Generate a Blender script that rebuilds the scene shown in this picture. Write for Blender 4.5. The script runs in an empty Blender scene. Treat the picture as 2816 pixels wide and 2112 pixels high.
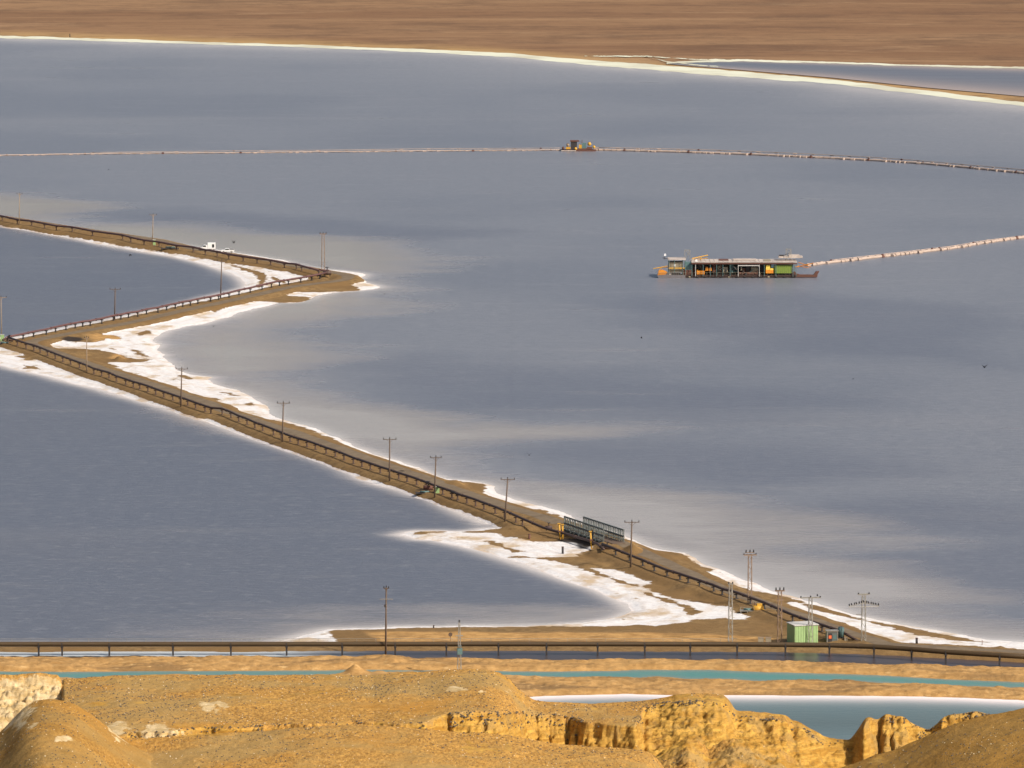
import bpy, math, random
import numpy as np
from mathutils import Vector, Matrix, Quaternion
random.seed(7)
rng = np.random.default_rng(11)
scene = bpy.context.scene

# ------------------------------------------------------------------ camera, sky, sun, exposure
CAM_H = 191.0
FPX = 16296.0                                   # focal length in photograph pixels (2816 wide)
PITCH = math.atan(1883.5 / FPX)
cam_d = bpy.data.cameras.new('camera')
cam = bpy.data.objects.new('camera', cam_d)
scene.collection.objects.link(cam)
cam.location = (0, 0, CAM_H)
cam.rotation_euler = (math.pi / 2 - PITCH, 0, 0)
cam_d.sensor_width = 36.0
cam_d.lens = 36.0 * FPX / 2816.0
cam_d.clip_start = 1.0
cam_d.clip_end = 80000.0
scene.camera = cam

SUN_EL = math.radians(39)
SUN_AZ = math.atan2(0.80, -0.60)                # behind the camera, to the right
world = bpy.data.worlds.new('World')
scene.world = world
world.use_nodes = True
wn = world.node_tree
sky = wn.nodes.new('ShaderNodeTexSky')
sky.sky_type = 'NISHITA'
sky.sun_disc = False
sky.sun_elevation = SUN_EL
sky.sun_rotation = SUN_AZ
sky.altitude = 0
sky.air_density = 1.0
sky.dust_density = 5.0
sky.ozone_density = 1.0
wn.links.new(sky.outputs[0], wn.nodes['Background'].inputs[0])
wn.nodes['Background'].inputs[1].default_value = 0.09
sun_d = bpy.data.lights.new('sun', 'SUN')
sun_d.energy = 3.6
sun_d.angle = math.radians(0.7)
sun_d.color = (1.0, 0.93, 0.82)
sun = bpy.data.objects.new('sun', sun_d)
scene.collection.objects.link(sun)
sv = Vector((math.sin(SUN_AZ) * math.cos(SUN_EL), math.cos(SUN_AZ) * math.cos(SUN_EL), math.sin(SUN_EL)))
sun.rotation_euler = sv.to_track_quat('Z', 'Y').to_euler()
sun.location = (200, 300, 600)
scene.view_settings.view_transform = 'Standard'
scene.view_settings.look = 'None'
scene.view_settings.exposure = 0.35
scene.view_settings.gamma = 1.0
scene.view_settings.use_curve_mapping = False
scene.render.engine = 'CYCLES'
scene.cycles.max_bounces = 5

# ------------------------------------------------------------------ measuring helpers
CP, SP = math.cos(PITCH), math.sin(PITCH)
K = 704.0 / 2212.0
def at(sx, sy, z=0.0):
    """point of the place seen at photograph pixel (sx, sy), lying at height z"""
    sx = np.asarray(sx, float); sy = np.asarray(sy, float)
    a = (sx - 1408) / FPX; b = (sy - 1056) / FPX
    dy = CP - b * SP; dz = -SP - b * CP
    t = (z - CAM_H) / dz
    return np.stack([a * t, dy * t], -1)
TILE = dict(A=(0, 500, K), B=(400, 560, K), C=(0, 860, K), D=(600, 1100, K), E=(1050, 1280, K), F=(1750, 1450, K),
            G=(2112, 1480, K), P=(0, 1584, K), Q=(704, 1584, K), R=(1408, 1584, K), S=(2112, 1584, K),
            V=(0, 0, 2816 / 2212.0), Z=(1480, 1380, 300 / 2212.0), X=(1754, 640, 550 / 2212.0), Y=(1500, 360, 200 / 2212.0))
def px(t, pts):
    ox, oy, s = TILE[t]
    return [(ox + p[0] * s, oy + p[1] * s) for p in pts]
def W(t, pts, z=0.0):
    q = np.array(px(t, pts))
    return at(q[:, 0], q[:, 1], z)
def W1(t, x, y, z=0.0):
    p = W(t, [(x, y)], z)[0]
    return Vector((float(p[0]), float(p[1]), z))

def hash2(ix, iy, s):
    h = (ix * 374761393 + iy * 668265263 + s * 974711) & 0xFFFFFFFF
    h = ((h ^ (h >> 13)) * 1274126177) & 0xFFFFFFFF
    return ((h ^ (h >> 16)) & 0xFFFF) / 65535.0
def vnoise(x, y, s=0):
    ix = np.floor(x).astype(np.int64); iy = np.floor(y).astype(np.int64)
    fx = x - ix; fy = y - iy
    fx = fx * fx * (3 - 2 * fx); fy = fy * fy * (3 - 2 * fy)
    a = hash2(ix, iy, s); b = hash2(ix + 1, iy, s); c = hash2(ix, iy + 1, s); d = hash2(ix + 1, iy + 1, s)
    return (a * (1 - fx) + b * fx) * (1 - fy) + (c * (1 - fx) + d * fx) * fy - 0.5
def fbm(x, y, wl, octs=4, s=0, gain=0.5):
    r = 0; a = 1.0
    for k in range(octs):
        r = r + a * vnoise(x / wl + 17.3 * k, y / wl - 9.1 * k, s + k); wl = wl * 0.5; a *= gain
    return r
def sstep(a, b, x):
    t = np.clip((x - a) / (b - a), 0, 1); return t * t * (3 - 2 * t)
def sd_poly(P, poly):
    """signed distance, positive inside"""
    x = P[:, 0]; y = P[:, 1]
    d2 = np.full(len(P), 1e12); ins = np.zeros(len(P), bool)
    n = len(poly)
    for i in range(n):
        ax, ay = poly[i]; bx, by = poly[(i + 1) % n]
        ex, ey = bx - ax, by - ay
        L = ex * ex + ey * ey
        if L < 1e-12: continue
        wx = x - ax; wy = y - ay
        t = np.clip((wx * ex + wy * ey) / L, 0, 1)
        dx = wx - t * ex; dy = wy - t * ey
        np.minimum(d2, dx * dx + dy * dy, out=d2)
        if ay != by:
            c = ((ay > y) != (by > y)) & (x < ex * (y - ay) / ey + ax)
            ins ^= c
    d = np.sqrt(d2)
    return np.where(ins, d, -d)
def d_line(P, line):
    x = P[:, 0]; y = P[:, 1]; d2 = np.full(len(P), 1e12)
    for i in range(len(line) - 1):
        ax, ay = line[i][:2]; bx, by = line[i + 1][:2]
        ex, ey = bx - ax, by - ay; L = ex * ex + ey * ey + 1e-12
        t = np.clip(((x - ax) * ex + (y - ay) * ey) / L, 0, 1)
        dx = x - ax - t * ex; dy = y - ay - t * ey
        np.minimum(d2, dx * dx + dy * dy, out=d2)
    return np.sqrt(d2)

# ------------------------------------------------------------------ object helpers
col = scene.collection
def tag(o, label=None, cat=None, group=None, kind=None):
    if label: o['label'] = label
    if cat: o['category'] = cat
    if group: o['group'] = group
    if kind: o['kind'] = kind
    return o
def thing(name, label, cat, loc=(0, 0, 0), rz=0.0, group=None):
    o = bpy.data.objects.new(name, None); col.objects.link(o)
    o.location = loc; o.rotation_euler = (0, 0, rz); o.empty_display_size = 0.5
    return tag(o, label, cat, group)
def link_mesh(name, me, mat, parent=None):
    o = bpy.data.objects.new(name, me)
    if mat and not me.materials: me.materials.append(mat)
    col.objects.link(o)
    if parent: o.parent = parent
    return o
class MB:
    def __init__(s): s.v = []; s.f = []
    def box(s, c, d, rz=0.0, tilt=None):
        n = len(s.v); hx, hy, hz = d[0] / 2, d[1] / 2, d[2] / 2
        m = Matrix.Rotation(rz, 3, 'Z')
        if tilt: m = m @ Matrix.Rotation(tilt[1], 3, tilt[0])
        for z in (-hz, hz):
            for x, y in ((-hx, -hy), (hx, -hy), (hx, hy), (-hx, hy)):
                s.v.append(tuple(Vector(c) + m @ Vector((x, y, z))))
        for q in ((0, 3, 2, 1), (4, 5, 6, 7), (0, 1, 5, 4), (1, 2, 6, 5), (2, 3, 7, 6), (3, 0, 4, 7)):
            s.f.append(tuple(n + i for i in q))
        return s
    def rod(s, a, b, r, n=6, r2=None):
        a = Vector(a); b = Vector(b); d = (b - a).normalized()
        u = d.orthogonal().normalized(); w = d.cross(u); r2 = r if r2 is None else r2
        k = len(s.v)
        for p, rr in ((a, r), (b, r2)):
            for i in range(n):
                t = 2 * math.pi * i / n
                s.v.append(tuple(p + (u * math.cos(t) + w * math.sin(t)) * rr))
        for i in range(n):
            j = (i + 1) % n
            s.f.append((k + i, k + j, k + n + j, k + n + i))
        s.f.append(tuple(k + i for i in reversed(range(n)))); s.f.append(tuple(k + n + i for i in range(n)))
        return s
    def tube(s, path, r, n=8):
        path = [Vector(p) for p in path]; k = len(s.v); m = len(path)
        for i, p in enumerate(path):
            d = (path[min(i + 1, m - 1)] - path[max(i - 1, 0)]).normalized()
            u = d.cross(Vector((0, 0, 1)))
            u = u.normalized() if u.length > 1e-4 else Vector((1, 0, 0))
            w = u.cross(d)
            for j in range(n):
                t = 2 * math.pi * j / n
                s.v.append(tuple(p + (u * math.cos(t) + w * math.sin(t)) * r))
        for i in range(m - 1):
            for j in range(n):
                q = (j + 1) % n
                s.f.append((k + i * n + j, k + i * n + q, k + (i + 1) * n + q, k + (i + 1) * n + j))
        s.f.append(tuple(k + j for j in range(n))); s.f.append(tuple(k + (m - 1) * n + j for j in reversed(range(n))))
        return s
    def prism(s, outline, y0, y1):
        """outline in x-z, extruded along y"""
        k = len(s.v); n = len(outline)
        for y in (y0, y1):
            for p in outline: s.v.append((p[0], y, p[1]))
        for i in range(n):
            j = (i + 1) % n
            s.f.append((k + i, k + j, k + n + j, k + n + i))
        s.f.append(tuple(k + i for i in reversed(range(n)))); s.f.append(tuple(k + n + i for i in range(n)))
        return s
    def mesh(s, name, smooth=False):
        me = bpy.data.meshes.new(name); me.from_pydata(s.v, [], s.f); me.validate()
        import bmesh
        b = bmesh.new(); b.from_mesh(me); bmesh.ops.recalc_face_normals(b, faces=b.faces); b.to_mesh(me); b.free()
        if smooth: me.polygons.foreach_set('use_smooth', [True] * len(me.polygons))
        me.update(); return me
    def build(s, name, mat, parent=None, smooth=False):
        return link_mesh(name, s.mesh(name, smooth), mat, parent)
def grid_mesh(name, V, nr, nc, keep=None, attrs=None, smooth=True):
    """V: (nr*nc,3); keep: bool mask of quads (nr-1, nc-1)"""
    idx = np.arange(nr * nc).reshape(nr, nc)
    q = np.stack([idx[:-1, :-1], idx[1:, :-1], idx[1:, 1:], idx[:-1, 1:]], -1).reshape(-1, 4)
    if keep is not None: q = q[keep.reshape(-1)]
    used = np.zeros(nr * nc, bool); used[q.reshape(-1)] = True
    remap = np.cumsum(used) - 1
    V2 = V[used]; q = remap[q]
    me = bpy.data.meshes.new(name)
    me.vertices.add(len(V2)); me.vertices.foreach_set('co', V2.astype(np.float32).reshape(-1))
    me.loops.add(len(q) * 4); me.loops.foreach_set('vertex_index', q.reshape(-1).astype(np.int32))
    me.polygons.add(len(q))
    me.polygons.foreach_set('loop_start', np.arange(0, len(q) * 4, 4, dtype=np.int32))
    if smooth: me.polygons.foreach_set('use_smooth', np.ones(len(q), bool))
    me.update(calc_edges=True)
    for k, a in (attrs or {}).items():
        at_ = me.attributes.new(k, 'FLOAT', 'POINT'); at_.data.foreach_set('value', a[used].astype(np.float32))
    if len(me.polygons) and me.polygons[len(me.polygons) // 2].normal.z < 0: me.flip_normals()
    return me

# ------------------------------------------------------------------ material helpers
class NT:
    def __init__(s, name):
        s.m = bpy.data.materials.new(name); s.m.use_nodes = True
        s.t = s.m.node_tree; s.b = s.t.nodes['Principled BSDF']
        s.co = s.t.nodes.new('ShaderNodeNewGeometry').outputs['Position']
    def put(s, sock, v):
        if isinstance(v, (int, float)): sock.default_value = v
        elif isinstance(v, (tuple, list)): sock.default_value = tuple(v) + ((1,) if len(v) == 3 and sock.type == 'RGBA' else ())
        else: s.t.links.new(v, sock)
    def attr(s, n):
        a = s.t.nodes.new('ShaderNodeAttribute'); a.attribute_name = n; return a.outputs['Fac']
    def noise(s, scale, vec=None, detail=4, rough=0.55, sc=None):
        n = s.t.nodes.new('ShaderNodeTexNoise'); n.inputs['Scale'].default_value = scale
        n.inputs['Detail'].default_value = detail; n.inputs['Roughness'].default_value = rough
        v = vec or s.co
        if sc:
            mp = s.t.nodes.new('ShaderNodeMapping'); mp.inputs['Scale'].default_value = sc
            s.t.links.new(v, mp.inputs[0]); v = mp.outputs[0]
        s.t.links.new(v, n.inputs['Vector']); return n.outputs['Fac']
    def math(s, op, a, b=0.0, c=0.0):
        n = s.t.nodes.new('ShaderNodeMath'); n.operation = op
        s.put(n.inputs[0], a); s.put(n.inputs[1], b); s.put(n.inputs[2], c); return n.outputs[0]
    def ramp(s, f, lo, hi, a=0.0, b=1.0):
        n = s.t.nodes.new('ShaderNodeMapRange'); n.interpolation_type = 'SMOOTHSTEP'
        s.put(n.inputs[0], f); s.put(n.inputs[1], lo); s.put(n.inputs[2], hi); s.put(n.inputs[3], a); s.put(n.inputs[4], b)
        return n.outputs[0]
    def mix(s, f, a, b):
        n = s.t.nodes.new('ShaderNodeMix'); n.data_type = 'RGBA'
        s.put(n.inputs[0], f); s.put(n.inputs[6], a); s.put(n.inputs[7], b); return n.outputs[2]
    def mulc(s, c, f):
        n = s.t.nodes.new('ShaderNodeVectorMath'); n.operation = 'SCALE'
        s.put(n.inputs[0], c); s.put(n.inputs['Scale'], f); return n.outputs[0]
    def bump(s, h, dist, strength=1.0, prev=None):
        n = s.t.nodes.new('ShaderNodeBump'); s.put(n.inputs['Strength'], strength); n.inputs['Distance'].default_value = dist
        s.put(n.inputs['Height'], h)
        if prev: s.t.links.new(prev, n.inputs['Normal'])
        return n.outputs[0]
    def out(s, color=None, rough=None, normal=None, metal=None, spec=None):
        if color is not None: s.put(s.b.inputs['Base Color'], color)
        if rough is not None: s.put(s.b.inputs['Roughness'], rough)
        if normal is not None: s.put(s.b.inputs['Normal'], normal)
        if metal is not None: s.put(s.b.inputs['Metallic'], metal)
        if spec is not None: s.put(s.b.inputs['Specular IOR Level'], spec)
        return s.m
def paint(name, c, rough=0.6, metal=0.0, wear=0.35, scale=1.5):
    """painted or rusty metal with patchy weathering"""
    n = NT(name)
    tc = n.t.nodes.new('ShaderNodeTexCoord').outputs['Object']
    f = n.ramp(n.noise(scale, tc, 5, 0.65), 0.38, 0.66)
    dark = tuple(x * 0.55 + y * 0.12 for x, y in zip(c, (0.35, 0.2, 0.1)))
    colr = n.mix(n.math('MULTIPLY', f, wear), c, dark)
    return n.out(colr, rough, None, metal)

# ---- land
def land_material():
    n = NT('salt_and_earth')
    br = n.attr('brown'); tn = n.attr('tan'); sh = n.attr('shore'); dk = n.attr('dark')
    edge = n.math('MULTIPLY', n.math('SUBTRACT', n.noise(0.22, detail=7, rough=0.65), 0.5), 6.5)
    fb = n.ramp(n.math('ADD', br, edge), -0.25, 0.35)
    e1 = n.noise(0.5, detail=8, rough=0.7); e2 = n.noise(0.05, detail=4)
    earth = n.mix(n.ramp(e1, 0.3, 0.7), (0.14, 0.083, 0.033), (0.27, 0.17, 0.07))
    earth = n.mix(n.ramp(e2, 0.42, 0.62), earth, (0.19, 0.112, 0.043))
    tan = n.mix(n.ramp(n.noise(0.35, detail=7, rough=0.7), 0.3, 0.68), (0.31, 0.17, 0.055), (0.50, 0.29, 0.105))
    tan = n.mix(n.ramp(n.noise(0.08, sc=(0.5, 1.6, 1), detail=5), 0.5, 0.66), tan, (0.24, 0.14, 0.055))
    tan = n.mix(n.ramp(n.noise(0.5, detail=8, rough=0.75, sc=(0.7, 1.4, 1)), 0.56, 0.66, 0, 0.6), tan, (0.66, 0.44, 0.2))
    earth = n.mix(n.ramp(e1, 0.60, 0.68, 0, 0.5), earth, (0.07, 0.045, 0.025))
    earth = n.mix(n.ramp(n.math('ADD', tn, n.math('MULTIPLY', edge, 0.5)), -1.0, 1.5), earth, tan)
    s1 = n.noise(0.9, detail=7, rough=0.7)
    salt = n.mix(n.ramp(s1, 0.35, 0.7), (0.74, 0.725, 0.72), (0.62, 0.595, 0.585))
    st = n.noise(0.085, detail=8, rough=0.62, sc=(1.0, 0.8, 1))
    salt = n.mix(n.ramp(st, 0.49, 0.63, 0.0, 0.85), salt, (0.46, 0.33, 0.19))
    st3 = n.noise(0.11, detail=8, rough=0.7, sc=(1.3, 1.0, 1))
    salt = n.mix(n.ramp(st3, 0.61, 0.67, 0.0, 0.9), salt, (0.27, 0.185, 0.09))
    ring = n.math('SINE', n.math('ADD', n.math('MULTIPLY', sh, 1.3), n.math('MULTIPLY', st, 9.0)))
    salt = n.mix(n.ramp(ring, 0.1, 1.0, 0.0, 0.35), salt, (0.60, 0.52, 0.46))
    wet = n.ramp(sh, 0.0, 1.3, 0.35, 0.0)
    salt = n.mix(wet, salt, (0.66, 0.55, 0.50))
    c = n.mix(fb, salt, earth)
    c = n.mix(n.ramp(n.math('ADD', dk, n.math('MULTIPLY', edge, 0.3)), -0.6, 1.2, 0.0, 0.93), c, (0.022, 0.017, 0.016))
    h = n.math('ADD', n.noise(1.6, detail=8, rough=0.7), n.math('MULTIPLY', n.noise(0.3, detail=5), 2.0))
    nb = n.bump(h, 0.22, 0.8)
    return n.out(c, 0.9, nb, spec=0.2)
def water_material(name,  deep, shallow, decay, rough_r, rough_c, calm=True, bumpk=1.0, mid=None, calm_sheen=(0.46, 0.40, 0.36)):
    n = NT(name)
    d = n.attr('shore')
    streak = n.noise(0.010, detail=5, rough=0.6, sc=(0.55, 1.0, 1))
    fine = n.noise(0.05, detail=6, rough=0.65, sc=(0.4, 1.5, 1))
    f = n.math('POWER', 2.718, n.math('DIVIDE', n.math('MULTIPLY', d, -1.0), decay))
    col_ = n.mix(n.ramp(f, 0.05, 1.0), deep, shallow)
    if mid: 
        f2 = n.math('POWER', 2.718, n.math('DIVIDE', n.math('MULTIPLY', d, -1.0), decay * 5.0))
        dm = n.mix(n.ramp(f2, 0.1, 0.9, 0, 0.6), deep, mid); col_ = n.mix(n.ramp(f, 0.05, 1.0), dm, shallow)
    if calm:
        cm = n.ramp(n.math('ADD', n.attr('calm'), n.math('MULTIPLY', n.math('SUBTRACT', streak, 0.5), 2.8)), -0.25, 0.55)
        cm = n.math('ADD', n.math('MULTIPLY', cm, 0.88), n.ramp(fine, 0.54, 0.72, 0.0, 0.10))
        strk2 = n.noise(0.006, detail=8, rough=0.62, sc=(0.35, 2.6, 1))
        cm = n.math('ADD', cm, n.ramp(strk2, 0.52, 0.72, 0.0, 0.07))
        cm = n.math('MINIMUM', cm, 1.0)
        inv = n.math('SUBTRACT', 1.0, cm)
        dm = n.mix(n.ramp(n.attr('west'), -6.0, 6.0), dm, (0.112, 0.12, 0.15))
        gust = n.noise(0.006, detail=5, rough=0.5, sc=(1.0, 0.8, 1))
        dm = n.mix(n.ramp(gust, 0.44, 0.64, 0.0, 0.35), dm, (0.10, 0.115, 0.155))  # dimmer sky reflection of wind ripples painted in as darker colour
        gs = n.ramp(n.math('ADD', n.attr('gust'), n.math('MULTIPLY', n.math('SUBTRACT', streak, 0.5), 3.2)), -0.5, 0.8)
        dm = n.mix(n.math('MULTIPLY', gs, 0.55), dm, (0.095, 0.105, 0.145))  # traced wind patches get the same painted-in darker reflection
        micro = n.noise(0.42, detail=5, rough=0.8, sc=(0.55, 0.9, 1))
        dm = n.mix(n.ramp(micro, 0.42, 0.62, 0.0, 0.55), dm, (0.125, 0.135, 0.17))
        dm = n.mix(n.ramp(n.noise(0.6, detail=5, rough=0.8, sc=(0.4, 0.8, 1)), 0.50, 0.68, 0.0, 0.32), dm, (0.34, 0.34, 0.36))  # ripple speckle: dark and bright reflections painted into the base colour
        # calm water's bright horizon reflection is painted in as a paler base colour
        col_ = n.mix(n.ramp(f, 0.05, 1.0), n.mix(n.math('MULTIPLY', cm, 0.85), dm, calm_sheen), shallow)
    else:
        inv = n.ramp(fine, 0.3, 0.7, 0.8, 1.0); cm = n.math('SUBTRACT', 1.0, inv)
    rough = n.math('ADD', n.math('MULTIPLY', inv, rough_r - rough_c), rough_c)
    w1 = n.noise(0.55, detail=5, rough=0.7, sc=(0.5, 1.0, 1))
    w2 = n.noise(2.2, detail=3, rough=0.6, sc=(0.6, 1.0, 1))
    h = n.math('ADD', w1, n.math('MULTIPLY', w2, 0.35))
    nb = n.bump(h, 0.5 * bumpk, n.math('ADD', n.math('MULTIPLY', inv, 0.60), 0.015))
    m = n.out(col_, rough, nb)
    n.b.inputs['IOR'].default_value = 1.36
    return m
def fg_material():
    n = NT('marl_hills')
    geo = n.t.nodes.new('ShaderNodeNewGeometry')
    sep = n.t.nodes.new('ShaderNodeSeparateXYZ'); n.t.links.new(geo.outputs['True Normal'], sep.inputs[0])
    cl = n.attr('cliff'); pl = n.attr('pale')
    g1 = n.noise(2.4, detail=7, rough=0.75, sc=(1, 0.35, 1))
    gravel = n.mix(n.ramp(g1, 0.36, 0.64), (0.29, 0.145, 0.036), (0.60, 0.335, 0.085))
    gravel = n.mix(n.ramp(n.noise(0.06, detail=5, rough=0.6, sc=(0.7, 1.3, 1)), 0.44, 0.6), gravel, (0.40, 0.25, 0.085))
    gravel = n.mix(n.ramp(n.noise(0.045, detail=5, rough=0.6), 0.50, 0.66, 0, 0.85), gravel, (0.48, 0.235, 0.045))
    speck = n.ramp(n.noise(3.6, detail=4, rough=0.7, sc=(1, 0.3, 1)), 0.56, 0.68, 0.0, 0.6)
    gravel = n.mix(speck, gravel, (0.11, 0.085, 0.06))
    sp2 = n.ramp(n.noise(2.9, detail=4, rough=0.7, sc=(1, 1, 1.3)), 0.63, 0.70, 0.0, 0.6)
    gravel = n.mix(sp2, gravel, (0.62, 0.48, 0.28))
    gravel = n.mix(n.ramp(n.math('ADD', n.attr('deep'), n.math('MULTIPLY', n.math('SUBTRACT', n.noise(0.3, detail=6), 0.5), 0.9)), 0.0, 1.0, 0.0, 0.75), gravel, (0.27, 0.145, 0.032))
    strat = n.noise(0.9, detail=6, rough=0.6, sc=(0.12, 0.12, 2.2))
    marl = n.mix(n.ramp(strat, 0.35, 0.65), (0.38, 0.195, 0.035), (0.58, 0.34, 0.075))
    marl = n.mix(n.ramp(n.noise(0.35, detail=8, rough=0.7), 0.52, 0.68, 0, 0.75), marl, (0.33, 0.2, 0.06))
    marl = n.mix(n.ramp(n.noise(0.5, detail=8, rough=0.7), 0.60, 0.7, 0, 0.6), marl, (0.66, 0.48, 0.22))
    marl = n.mix(n.ramp(n.noise(1.0, detail=7, rough=0.75), 0.56, 0.66, 0, 0.75), marl, (0.20, 0.115, 0.035))
    marl = n.mix(n.ramp(n.noise(0.22, detail=6, rough=0.65), 0.52, 0.64, 0, 0.8), marl, (0.36, 0.225, 0.075))
    marl = n.mix(n.ramp(n.noise(1.6, detail=6, rough=0.7, sc=(0.25, 0.25, 2.6)), 0.56, 0.64, 0, 0.55), marl, (0.22, 0.13, 0.04))
    wob = n.math('MULTIPLY', n.math('SUBTRACT', n.noise(0.5, detail=7, rough=0.7), 0.5), 1.6)
    fc = n.ramp(n.math('ADD', cl, wob), 0.3, 0.7)
    c = n.mix(fc, gravel, marl)
    wobp = n.math('MULTIPLY', n.math('SUBTRACT', n.noise(1.2, detail=8, rough=0.8), 0.5), 3.2)
    pale = n.mix(n.ramp(n.noise(0.7, detail=7, rough=0.65, sc=(0.4, 0.4, 2.0)), 0.35, 0.65), (0.68, 0.53, 0.31), (0.52, 0.36, 0.16))
    c = n.mix(n.ramp(n.math('ADD', pl, wobp), 0.35, 0.95), c, pale)
    h = n.math('ADD', n.noise(1.3, detail=9, rough=0.75), n.math('MULTIPLY', n.noise(0.35, detail=5, rough=0.6), 0.7))
    nb = n.bump(h, 0.35, 0.9)
    return n.out(c, 0.95, nb, spec=0.1)
def plain_material():
    n = NT('far_plain_earth')
    a = n.noise(0.0042, detail=7, rough=0.6, sc=(0.30, 2.0, 1)); b = n.noise(0.002, detail=6, rough=0.6, sc=(0.5, 1.8, 1))
    c = n.mix(n.ramp(a, 0.38, 0.62), (0.20, 0.112, 0.062), (0.285, 0.172, 0.094))
    c = n.mix(n.ramp(b, 0.45, 0.66, 0, 0.6), c, (0.22, 0.125, 0.068))
    c = n.mix(n.ramp(n.noise(0.05, detail=6, rough=0.75, sc=(0.4, 1.6, 1)), 0.45, 0.75, 0, 0.5), c, (0.14, 0.085, 0.05))
    c = n.mix(n.ramp(n.attr('near'), 0.0, 90.0, 0.75, 0.0), c, (0.43, 0.28, 0.12))
    c = n.mix(n.ramp(n.noise(0.09, detail=6, rough=0.75, sc=(0.35, 0.8, 1)), 0.50, 0.66, 0, 0.5), c, (0.11, 0.06, 0.04))
    c = n.mix(n.ramp(n.noise(0.02, detail=9, rough=0.8, sc=(0.35, 0.5, 1)), 0.48, 0.62, 0, 0.55), c, (0.10, 0.06, 0.04))
    c = n.mix(n.ramp(n.noise(0.013, detail=9, rough=0.8, sc=(0.3, 0.6, 1)), 0.54, 0.66, 0, 0.4), c, (0.42, 0.28, 0.16))
    nb = n.bump(n.noise(0.03, detail=7, rough=0.7), 3.0, 0.5)
    return n.out(c, 0.95, nb, spec=0.1)

M = {}
M['land'] = land_material()
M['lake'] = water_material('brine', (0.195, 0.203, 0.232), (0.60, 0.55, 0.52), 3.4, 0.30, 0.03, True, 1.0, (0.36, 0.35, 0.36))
M['pool'] = water_material('pool_brine', (0.085, 0.115, 0.115), (0.95, 0.84, 0.82), 6.5, 0.35, 0.15, False, 0.6, (0.16, 0.24, 0.26))
M['turq'] = water_material('turquoise_brine', (0.085, 0.235, 0.215), (0.17, 0.23, 0.20), 2.6, 0.4, 0.2, False, 0.5)
n = NT('canal_brine')
cw_ = n.math('ADD', n.attr('calm'), n.math('MULTIPLY', n.math('SUBTRACT', n.noise(0.2, detail=4, sc=(0.3, 1, 1)), 0.5), 0.5))
M['canal'] = n.out(n.mix(n.ramp(cw_, 0.2, 0.9), (0.055, 0.042, 0.044), (0.50, 0.52, 0.52)), 0.3, n.bump(n.noise(0.9, detail=4, sc=(0.5, 1, 1)), 0.08, 0.8), spec=0.35)
M['fg'] = fg_material()
M['plain'] = plain_material()
n = NT('road_dust')
M['road'] = n.out(n.mix(n.ramp(n.noise(0.35, detail=7, rough=0.7), 0.3, 0.7), (0.135, 0.10, 0.066), (0.20, 0.152, 0.10)), 0.9, n.bump(n.noise(2.0, detail=6), 0.08, 0.6), spec=0.2)
n = NT('far_salt')
M['farsalt'] = n.out(n.mix(n.ramp(n.noise(0.02, detail=6), 0.4, 0.65), (0.66, 0.67, 0.53), (0.52, 0.50, 0.38)), 0.8)
M['base'] = NT('base_earth').out((0.3, 0.2, 0.11), 0.95)
M['rustpipe'] = paint('rusty_dark_pipe', (0.085, 0.052, 0.044), 0.65, 0.2, 0.6)
M['maroonpipe'] = paint('maroon_pipe', (0.12, 0.058, 0.058), 0.6, 0.1, 0.5)
M['olivepipe'] = paint('olive_brown_pipe', (0.068, 0.042, 0.016), 0.6, 0.1, 0.5)
M['darksteel'] = paint('dark_steel', (0.045, 0.042, 0.045), 0.6, 0.3, 0.5)
M['bailey'] = paint('grey_green_steel', (0.13, 0.15, 0.145), 0.6, 0.2, 0.4)
M['wood'] = paint('weathered_pole', (0.115, 0.078, 0.055), 0.8, 0.0, 0.5)
M['tanpole'] = paint('tan_pole', (0.30, 0.22, 0.15), 0.8, 0.0, 0.5)
M['lattice'] = paint('galvanised_lattice', (0.33, 0.31, 0.27), 0.5, 0.3, 0.5)
M['rustlattice'] = paint('rusty_lattice', (0.28, 0.19, 0.13), 0.6, 0.2, 0.5)
M['black'] = paint('black_ceramic', (0.02, 0.019, 0.02), 0.4)
M['green'] = paint('pale_green_paint', (0.31, 0.46, 0.20), 0.6, 0, 0.3, 0.6)
M['greenside'] = M['green']
M['greyroof'] = paint('pale_grey_roof', (0.55, 0.53, 0.50), 0.6, 0, 0.3)
M['yellow'] = paint('yellow_paint', (0.62, 0.33, 0.03), 0.6, 0, 0.5)
M['orange'] = paint('orange_paint', (0.72, 0.26, 0.02), 0.5, 0, 0.25)
M['brightyellow'] = paint('bright_yellow_paint', (0.85, 0.62, 0.10), 0.5, 0, 0.25)
M['lime'] = paint('lime_green_paint', (0.20, 0.28, 0.045), 0.55, 0, 0.3)
M['blue'] = paint('pale_blue_paint', (0.22, 0.38, 0.47), 0.5, 0, 0.3)
M['teal'] = paint('dull_teal_paint', (0.09, 0.17, 0.17), 0.6, 0, 0.4)
M['hull'] = paint('black_brown_hull', (0.022, 0.017, 0.017), 0.6, 0, 0.7)
M['greyhull'] = paint('grey_hull', (0.16, 0.15, 0.16), 0.6, 0, 0.6)
M['rust'] = paint('rust_red', (0.12, 0.048, 0.034), 0.8, 0, 0.6)
M['roofwhite'] = paint('cream_white_roof', (0.50, 0.43, 0.38), 0.7, 0, 0.6, 0.35)
M['white'] = paint('white_paint', (0.80, 0.80, 0.80), 0.35, 0, 0.06)
M['glass'] = NT('dark_glass').out((0.02, 0.025, 0.03), 0.1)
M['tyre'] = NT('tyre_rubber').out((0.02, 0.02, 0.02), 0.8)
M['float'] = paint('salt_crusted_float', (0.42, 0.325, 0.27), 0.8, 0, 0.5, 0.8)
M['hose'] = paint('salt_crusted_hose', (0.44, 0.345, 0.29), 0.8, 0, 0.5, 0.3)
M['red'] = paint('red_orange_plate', (0.90, 0.16, 0.05), 0.5, 0, 0.1)
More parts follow.
